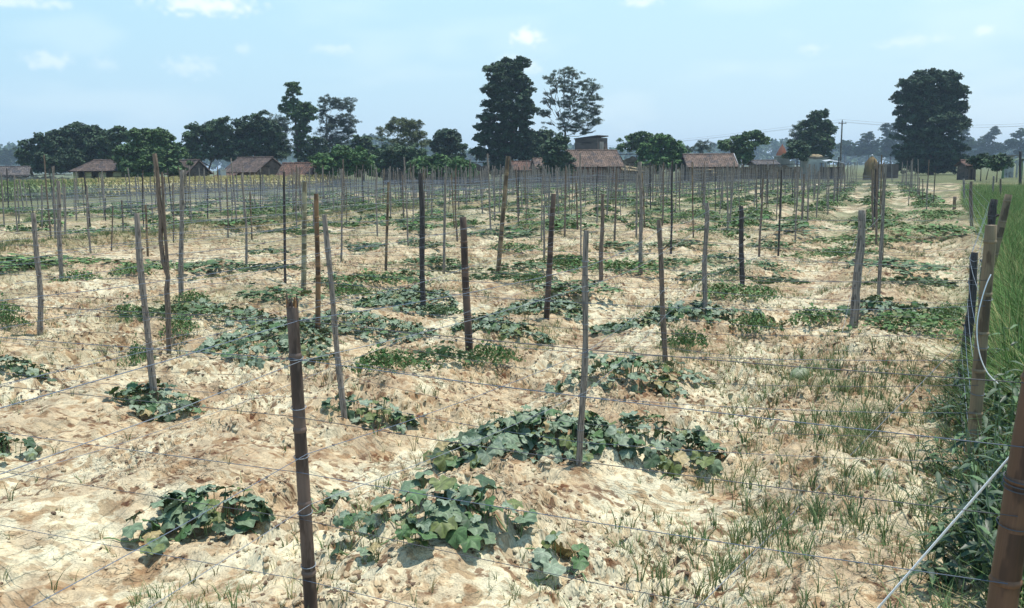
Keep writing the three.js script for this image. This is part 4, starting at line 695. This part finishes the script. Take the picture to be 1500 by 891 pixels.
// ================================================================ HOUSES
const plasterTex = dataTex(256, (x, y) => { const n = fbm(x * 8, y * 8, 801, 5, 8), s = sstep(.55, .7, fbm(x * 5, y * 14, 811, 4, 5)); const c = .78 + .45 * (n - .5) - .2 * s; return [c, c * (1 - .03 * s), c * (1 - .07 * s)]; }, true);
const tileTex = dataTex(256, (x, y) => { const n = fbm(x * 10, y * 10, 821, 4, 10), k = hash(Math.floor(x * 32), Math.floor(y * 20), 5), s = sstep(.5, .68, fbm(x * 5, y * 5, 831, 4, 5)); const c = .72 + .4 * (n - .5) + .3 * (k - .5); return [c * (1 - .25 * s), c * (1 - .2 * s), c * (1 - .12 * s)]; }, true);
const pt = tex2(plasterTex, .35, .35), tt = tex2(tileTex, .3, .3), wall = (n, r, g, b) => std(n, r, g, b, .95, { map: pt, bumpMap: pt, bumpScale: .02 }), rf = (n, r, g, b) => std(n, r, g, b, .95, { map: tt });
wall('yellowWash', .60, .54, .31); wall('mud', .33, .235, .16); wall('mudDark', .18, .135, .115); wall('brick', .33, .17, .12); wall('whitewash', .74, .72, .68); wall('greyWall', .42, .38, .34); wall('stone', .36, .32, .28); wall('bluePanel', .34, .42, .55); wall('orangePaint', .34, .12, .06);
rf('tileBrown', .17, .12, .10); rf('tileRed', .22, .12, .085); rf('tilePink', .25, .17, .13); rf('tileGrey', .17, .145, .135); rf('thatch', .42, .32, .18); rf('hay', .30, .20, .085); std('sheet', .36, .38, .41, .5); std('sheetWhite', .40, .42, .44, .6); std('timber', .16, .11, .075, .9); std('timberPale', .45, .33, .2, .9);
// a slope of half-round tiles between an eave edge a-b and a ridge edge c-d
function slope(a, b, c, d, thick = .1) {
  const w = a.distanceTo(b), nx = Math.max(6, Math.round(w / .065)), ny = 7, pos = [], idx = [], uv = [], n = new THREE.Vector3().crossVectors(b.clone().sub(a), c.clone().sub(a)).normalize(); if (n.y < 0) n.negate();
  for (let j = 0; j <= ny; j++) for (let i = 0; i <= nx; i++) { const s = i / nx, t = j / ny, p = a.clone().lerp(b, s).lerp(c.clone().lerp(d, s), t), q = Math.abs(Math.sin(i * Math.PI / 4)) * .05 + (j % 2) * .012 + (hash(i >> 2, j, 9) - .5) * .03; p.addScaledVector(n, q); pos.push(p.x, p.y, p.z); uv.push(s * w, t * a.distanceTo(c)); }
  for (let j = 0; j < ny; j++) for (let i = 0; i < nx; i++) { const o = j * (nx + 1) + i; idx.push(o, o + 1, o + nx + 1, o + 1, o + nx + 2, o + nx + 1); }
  const b0 = pos.length / 3; for (const p of [a, b, d, c]) { const q = p.clone().addScaledVector(n, -thick); pos.push(q.x, q.y, q.z); uv.push(0, 0); } idx.push(b0, b0 + 1, b0 + 2, b0, b0 + 2, b0 + 3);
  const edge = (i0, i1, q0, q1) => idx.push(i0, i1, q1, i0, q1, q0); edge(0, nx, b0, b0 + 1); edge(ny * (nx + 1), ny * (nx + 1) + nx, b0 + 3, b0 + 2); edge(0, ny * (nx + 1), b0, b0 + 3); edge(nx, ny * (nx + 1) + nx, b0 + 1, b0 + 2);
  return geoOf(pos, idx, uv);
}
// walls with real openings; w along x, d along z, front at +z. openings: [x, y, w, h] on the front
function house(label, px, depth, yaw, w, d, hw, hr, o = {}) {
  const p = deep(px, HY, depth); p.y = gy(p.x, p.z) - .02; const g = thing(o.name || 'village_house', label, 'house', p, 'houses of the village'); g.rotation.y = yaw;
  const th = .25, op = o.open || [], gs = [], sh = new THREE.Shape([new THREE.Vector2(-w / 2, 0), new THREE.Vector2(w / 2, 0), new THREE.Vector2(w / 2, hw), new THREE.Vector2(-w / 2, hw)]);
  for (const [x, y, a, b] of op) sh.holes.push(new THREE.Path([new THREE.Vector2(x - a / 2, y), new THREE.Vector2(x - a / 2, y + b), new THREE.Vector2(x + a / 2, y + b), new THREE.Vector2(x + a / 2, y)]));
  const fr = new THREE.ExtrudeGeometry(sh, { depth: th, bevelEnabled: false }); fr.translate(0, 0, d / 2 - th); part('front_wall', fr, M[o.wall || 'mud'], g);
  const bk = box(w, hw, th, 0, hw / 2, -d / 2 + th / 2); part('rear_wall', bk, M[o.wall || 'mud'], g);
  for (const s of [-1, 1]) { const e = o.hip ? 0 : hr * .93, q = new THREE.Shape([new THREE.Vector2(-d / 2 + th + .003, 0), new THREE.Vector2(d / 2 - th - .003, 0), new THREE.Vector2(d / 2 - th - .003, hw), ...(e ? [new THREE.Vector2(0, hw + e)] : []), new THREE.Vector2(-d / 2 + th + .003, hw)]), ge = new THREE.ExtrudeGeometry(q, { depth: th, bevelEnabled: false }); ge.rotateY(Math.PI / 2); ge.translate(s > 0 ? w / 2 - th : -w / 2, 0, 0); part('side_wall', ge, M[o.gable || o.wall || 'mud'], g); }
  for (const [x, y, a, b, kind] of op) { const f = part(kind || 'window', merge([box(a + .1, .07, .07, x, y + b, d / 2 + .02), box(.07, b, .07, x - a / 2, y + b / 2, d / 2 + .02), box(.07, b, .07, x + a / 2, y + b / 2, d / 2 + .02)]), M.timber, g); if (!kind) { part('sill', box(a + .16, .06, .12, x, y - .035, d / 2 + .03), M[o.wall || 'mud'], f); for (const q of [-.25, 0, .25]) part('bar', box(.025, b - .05, .025, x + q * a, y + b / 2, d / 2 - .06), M.timber, f); } else part('door_leaf', box(a * .95, b * .96, .05, x, y + b / 2, d / 2 - th - .05), M.timber, f); }
  const ov = o.over ?? .4, E = (x, z) => V(x, hw - ov * hr / (d / 2) + .04, z), wx = w / 2 + (o.hip ? ov : .3), dz = d / 2 + ov, rx = o.hip ? Math.max(.3, w / 2 - d / 2 * (o.hipk ?? .8)) : wx, R = s => V(s * rx, hw + hr + .04, 0), mat = M[o.roof || 'tileBrown'];
  part('roof_slope', slope(E(-wx, dz), E(wx, dz), R(-1), R(1)), mat, g); part('roof_slope', slope(E(wx, -dz), E(-wx, -dz), R(1), R(-1)), mat, g);
  if (o.hip) { part('roof_slope', slope(E(wx, dz), E(wx, -dz), R(1), R(1)), mat, g); part('roof_slope', slope(E(-wx, -dz), E(-wx, dz), R(-1), R(-1)), mat, g); }
  const n = Math.max(3, Math.round(rx * 2 / .35)); part('ridge', tube(Array.from({ length: n + 1 }, (_, i) => V(lerp(-rx, rx, i / n), hw + hr + .08 + .03 * (i % 2), 0)), .09, 6), mat, g);
  if (o.extra) o.extra(g);
  return g;
}
const posts = (g, xs, z, h, mat = 'timber') => xs.forEach(x => part('post', tube([V(x, -.05, z), V(x, h, z)], .06, 6), M[mat], g));
house('yellow-washed house with a brown hipped roof and three dark windows', 150, 108, .12, 5.4, 4.2, 2.25, 1.05, { wall: 'yellowWash', roof: 'tileBrown', hip: true, open: [[-1.75, 1.35, .72, .78], [-.25, 1.3, .72, .85], [1.35, 1.4, .72, .78]] });
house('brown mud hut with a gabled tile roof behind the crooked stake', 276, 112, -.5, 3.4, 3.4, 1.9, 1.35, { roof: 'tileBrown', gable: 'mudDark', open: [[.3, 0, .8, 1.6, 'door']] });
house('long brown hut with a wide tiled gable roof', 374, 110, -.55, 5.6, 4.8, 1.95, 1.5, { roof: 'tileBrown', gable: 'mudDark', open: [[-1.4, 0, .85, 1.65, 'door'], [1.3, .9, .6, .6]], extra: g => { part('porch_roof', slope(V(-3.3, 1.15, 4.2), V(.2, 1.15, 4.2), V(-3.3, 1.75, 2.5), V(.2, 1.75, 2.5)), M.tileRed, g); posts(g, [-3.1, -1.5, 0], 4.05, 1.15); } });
house('low hut with a sagging reddish tile roof on posts', 440, 106, -.2, 3.9, 3.4, 1.5, 1.2, { roof: 'tileRed', open: [[-.8, 0, .8, 1.35, 'door']], over: .75, extra: g => posts(g, [-1.9, -.6, .7, 1.9], 2.35, 1.25, 'timberPale') });
house('grey-roofed whitewashed hut behind the crumbling brown wall', 12, 118, .35, 4.6, 3.6, 1.7, 1.0, { roof: 'tileGrey', wall: 'whitewash', open: [[0, 0, .8, 1.5, 'door']] });
house('old farmhouse with a ribbed red-brown tile roof', 866, 112, .22, 6.1, 4.6, 2.3, 1.6, { name: 'tiled_farmhouse', wall: 'brick', gable: 'mudDark', roof: 'tilePink', hip: false, over: .55, open: [[-1.6, .9, .6, .6], [1.2, 0, .9, 1.8, 'door']], extra: g => { part('lean_to_roof', slope(V(3.35, 1.5, 2.6), V(6.2, 1.35, 2.2), V(3.35, 2.25, -.4), V(6.2, 1.8, -.6)), M.thatch, g); posts(g, [3.6, 4.8, 6.0], 2.2, 1.35); } });
house('small tile-roofed outhouse showing past the tapered tree', 800, 116, .2, 3.0, 3.0, 2.0, 1.0, { roof: 'tilePink', over: .3 });
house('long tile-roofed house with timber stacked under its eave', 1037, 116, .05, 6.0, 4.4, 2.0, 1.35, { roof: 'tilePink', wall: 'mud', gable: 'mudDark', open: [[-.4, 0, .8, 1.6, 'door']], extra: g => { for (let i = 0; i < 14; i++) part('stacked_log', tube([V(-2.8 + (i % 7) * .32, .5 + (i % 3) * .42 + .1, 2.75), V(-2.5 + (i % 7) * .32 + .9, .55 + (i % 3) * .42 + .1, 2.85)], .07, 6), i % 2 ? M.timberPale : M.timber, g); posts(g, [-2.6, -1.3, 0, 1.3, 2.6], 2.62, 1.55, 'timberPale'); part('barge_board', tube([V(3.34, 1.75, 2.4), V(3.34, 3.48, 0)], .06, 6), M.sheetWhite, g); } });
house('low brown house with small windows beside the temple', 1118, 140, .1, 3.4, 3.2, 2.1, .5, { roof: 'tileGrey', wall: 'mud', open: [[-.7, .9, .6, .7], [.5, .9, .6, .7]] });
house('small brown shed beside the dark shrubs', 1416, 106, .3, 1.3, 1.4, 1.75, .45, { roof: 'tileRed', wall: 'mudDark', over: .2, open: [[0, 0, .6, 1.3, 'door']] });
house('half-hidden hut under the tallest tree', 768, 122, .2, 3.2, 3, 1.8, .9, { roof: 'tileRed', wall: 'mud' });
{ // two-storey brick house with a slanted flat roof, behind the farmhouse
  const p = deep(866, HY, 124); p.y = gy(p.x, p.z); const g = thing('brick_house', 'tall narrow brick house with a slanting flat roof behind the farmhouse', 'house', p, 'houses of the village'); g.rotation.y = -.55;
  part('wall', box(3.4, 5.1, 3.2, 0, 2.55, 0), M.mudDark, g); part('upper_wall', box(3.36, .72, 3.16, 0, 5.46, 0), M.mudDark, g); const rf = box(3.6, .14, 3.4); rf.rotateZ(.1); rf.translate(.0, 5.9, 0); part('roof', rf, M.tileGrey, g); part('front_panel', box(.1, 2.0, 1.2, 1.74, 4.3, .4), M.greyWall, g); const w = part('window', box(.08, .8, .7, 1.73, 4.2, -.9), M.timber, g); part('sill', box(.14, .08, .9, 1.76, 3.76, -.9), M.stone, w);
}
function yardWall(label, x0, x1, depth, h, mat, seed, d2 = depth) { // an uneven wall with a coping
  const a = deep(x0, HY, depth), b = deep(x1, HY, d2); a.y = gy(a.x, a.z); b.y = gy(b.x, b.z); const L = Math.hypot(b.x - a.x, b.z - a.z), n = Math.max(4, Math.round(L / .4)), g = thing('yard_wall', label, 'wall', a, 'walls of the village yards'), sh = new THREE.Shape(); g.rotation.y = Math.atan2(-(b.z - a.z), b.x - a.x);
  sh.moveTo(0, -.1); sh.lineTo(L, -.1); for (let i = n; i >= 0; i--) sh.lineTo(L * i / n, h * (.88 + .24 * hash(i, seed, 3))); part('wall', new THREE.ExtrudeGeometry(sh, { depth: .3, bevelEnabled: false }), M[mat], g);
  for (let i = 0; i < n; i += 2) { const q = box(L / n * 1.7, .1, .42, L * (i + .9) / n, h * 1.14 + .03, .15); q.rotateZ((hash(i, seed, 4) - .5) * .02); part('coping', q, M.tileGrey, g); }
}
yardWall('low crumbling brown wall before the grey-roofed hut', 0, 100, 101, 1.45, 'stone', 1); yardWall('dark mud wall beside the tallest tree', 690, 716, 112, 2.3, 'mudDark', 2); yardWall('mud yard wall with a tiled coping beside the farmhouse', 904, 946, 122, 3.1, 'mud', 3); yardWall('thatch-topped low wall in front of the walled yard', 890, 955, 112, 1.9, 'thatch', 4); yardWall('low mud wall running in front of the brown house', 1075, 1180, 128, 1.7, 'mud', 5); yardWall('low mud wall behind the low green bushes', 560, 690, 114, 1.6, 'mudDark', 6);
{ // blue and white booth
  const p = deep(324, HY, 104); p.y = gy(p.x, p.z); const g = thing('booth', 'small booth with one pale blue and one white side', 'booth', p); g.rotation.y = .6; part('wall', box(.72, 2.05, .72, 0, 1.02, 0), M.whitewash, g); part('blue_side', box(.02, 2.0, .7, -.375, 1.02, 0), M.bluePanel, g); part('blue_front', box(.7, 2.0, .02, 0, 1.02, .375), M.bluePanel, g); part('roof', box(.86, .06, .86, 0, 2.09, 0), M.sheet, g); part('door', box(.02, 1.75, .55, .375, .9, 0), M.sheetWhite, g); g.rotation.y = -.75;
}
{ // temple with an orange spire
  const p = deep(1145, HY, 170); p.y = gy(p.x, p.z); const g = thing('temple', 'small pale temple with a pointed orange spire', 'temple', p); part('sanctum', box(2.3, 3.4, 2.3, 0, 1.7, 0), M.greyWall, g); part('cornice', box(2.6, .18, 2.6, 0, 3.5, 0), M.whitewash, g); part('side_block', box(1.0, 2.6, 1.6, 1.7, 1.3, 0), M.whitewash, g);
  const pr = [[1.15, 3.6], [1.05, 3.9], [.85, 4.3], [.55, 4.9], [.28, 5.3], [.16, 5.4], [.2, 5.5], [.08, 5.62], [.0, 5.8]].map(([x, y]) => new THREE.Vector2(x, y)); part('spire', new THREE.LatheGeometry(pr, 12), M.orangePaint, g);
}
{ // white house with a cluttered roof
  const p = deep(1192, HY, 122); p.y = gy(p.x, p.z); const g = thing('white_house', 'white flat-roofed house with a thatch heap on top', 'house', p, 'houses of the village'); part('wall', box(2.6, 2.75, 3, 0, 1.37, 0), M.whitewash, g); const w = part('window', box(.5, .8, .06, .55, 1.7, 1.53), M.bluePanel, g); part('frame', box(.6, .06, .08, .55, 2.14, 1.54), M.timber, w); part('roof', box(2.9, .14, 3.3, 0, 2.82, 0), M.stone, g);
  const hp = new THREE.SphereGeometry(1, 14, 8, 0, 6.283, 0, 1.57), a = hp.attributes.position; for (let i = 0; i < a.count; i++) a.setXYZ(i, a.getX(i) * .95 * (1 + .2 * hash(i, 3)), a.getY(i) * .36 * (1 + .3 * hash(i, 4)), a.getZ(i) * .9); hp.translate(.2, 2.88, 0); hp.computeVertexNormals(); part('thatch_heap', hp, M.thatch, g);
}
{ // open shelter of tilted sheets
  const p = deep(1222, HY, 118); p.y = gy(p.x, p.z); const g = thing('sheet_shelter', 'open shelter roofed with tilted pale sheets', 'shelter', p); [-1.4, -.4, .7, 1.5].forEach(x => [-.7, .8].forEach(z => part('post', tube([V(x, -.05, z), V(x, 2.15, z)], .06, 6), M.timber, g)));
  [[-.9, 2.45, .14], [.1, 2.35, -.1], [1.0, 2.15, -.24]].forEach(([x, y, t], i) => { const s = box(1.0, .04, 1.4); s.rotateX(.1); s.rotateZ(t); s.translate(x, y, 0); part('roof_sheet', s, i === 1 ? M.sheetWhite : M.sheet, g); }); part('rear_wall', box(3, 1.6, .15, 0, .8, -.95), M.mudDark, g);
}
{ // haystack
  const p = deep(1277, HY, 112); p.y = gy(p.x, p.z); const g = thing('haystack', 'conical golden-brown haystack with a white cap', 'haystack', p), pr = [[.0, 3.7], [.12, 3.62], [.4, 3.2], [.75, 2.5], [.98, 1.6], [1.0, .8], [.85, 0]].reverse().map(([x, y]) => new THREE.Vector2(Math.max(.001, x), y)), lg = new THREE.LatheGeometry(pr, 26), a = lg.attributes.position; for (let i = 0; i < a.count; i++) { const k = 1 + .4 * (hash(i % 27 === 26 ? 0 : i, 7) - .5); a.setX(i, a.getX(i) * k); a.setZ(i, a.getZ(i) * k); } lg.computeVertexNormals(); part('stack', lg, M.hay, g); part('cap', new THREE.SphereGeometry(.17, 10, 8).translate(0, 3.72, 0), M.sheetWhite, g); g.scale.set(.95, .8, .95);
}
{ const p = deep(1303, HY, 122); p.y = gy(p.x, p.z); const g = thing('sheet_roofed_shed', 'low shed with one slanting white sheet roof', 'shed', p); const s = box(2.2, .06, 1.4); s.rotateX(.12); s.rotateZ(-.28); s.translate(0, 2.45, 0); part('roof_sheet', s, M.sheetWhite, g); part('wall', box(2.1, 1.9, 1.4, 0, .95, -.2), M.mudDark, g); }
{ const p = deep(1481, HY, 118); p.y = gy(p.x, p.z); const g = thing('pillar_building', 'small white building with square pillars', 'building', p); part('rear_wall', box(1.3, 2.8, .2, 0, 1.4, -.6), M.whitewash, g); [-.55, .0, .55].forEach(x => part('pillar', box(.18, 2.7, .18, x, 1.35, .5), M.whitewash, g)); part('roof', box(1.6, .16, 1.6, 0, 2.85, 0), M.greyWall, g); }
// utility poles and lines
const poles = [[1231, 150, 'tall concrete utility pole with a crossarm beside the pointed dark tree', 9.0], [1585, 157, 'utility pole carrying the lines on past the big dense tree', 9.0], [690, 330, 'far utility pole behind the tallest tree', 9.0]].map(([px, d, label, h], i) => {
  const p = deep(px, HY, d); p.y = gy(p.x, p.z); const g = thing('utility_pole', label, 'utility pole', p, 'utility poles'); part('pole', tube([V(0, -.3, 0), V(0, h * .5, 0), V(0, h, 0)], [.17, .14, .10], 10), M.stone, g); part('crossarm', box(1.3, .1, .1, 0, h - .45, .12), M.timber, g); for (const x of [-.55, 0, .55]) part('insulator', new THREE.CylinderGeometry(.05, .07, .2, 8).translate(x, x ? h - .3 : h + .1, x ? .12 : 0), M.whitewash, g); return [p, h];
});
for (const [a, b, s] of [[0, 1, 1.0], [0, 2, 2.2]]) for (const x of [-.55, 0, .55]) { const P = poles.map(([p, h]) => V(p.x + x, p.y + (x ? h - .2 : h + .2), p.z + (x ? .12 : 0))), pts = []; for (let i = 0; i <= 16; i++) { const t = i / 16, q = P[a].clone().lerp(P[b], t); q.y -= s * 4 * t * (1 - t); pts.push(q); } solo('power_line', tube(pts, .012, 4, false), M.wireDark, 'thin power line sagging between the utility poles', 'power line', null, 'power lines'); }
scene.fog = new THREE.FogExp2(new THREE.Color().setRGB(.62, .78, 1.0), .0004);
console.log('village done');
renderer.render(scene, camera);
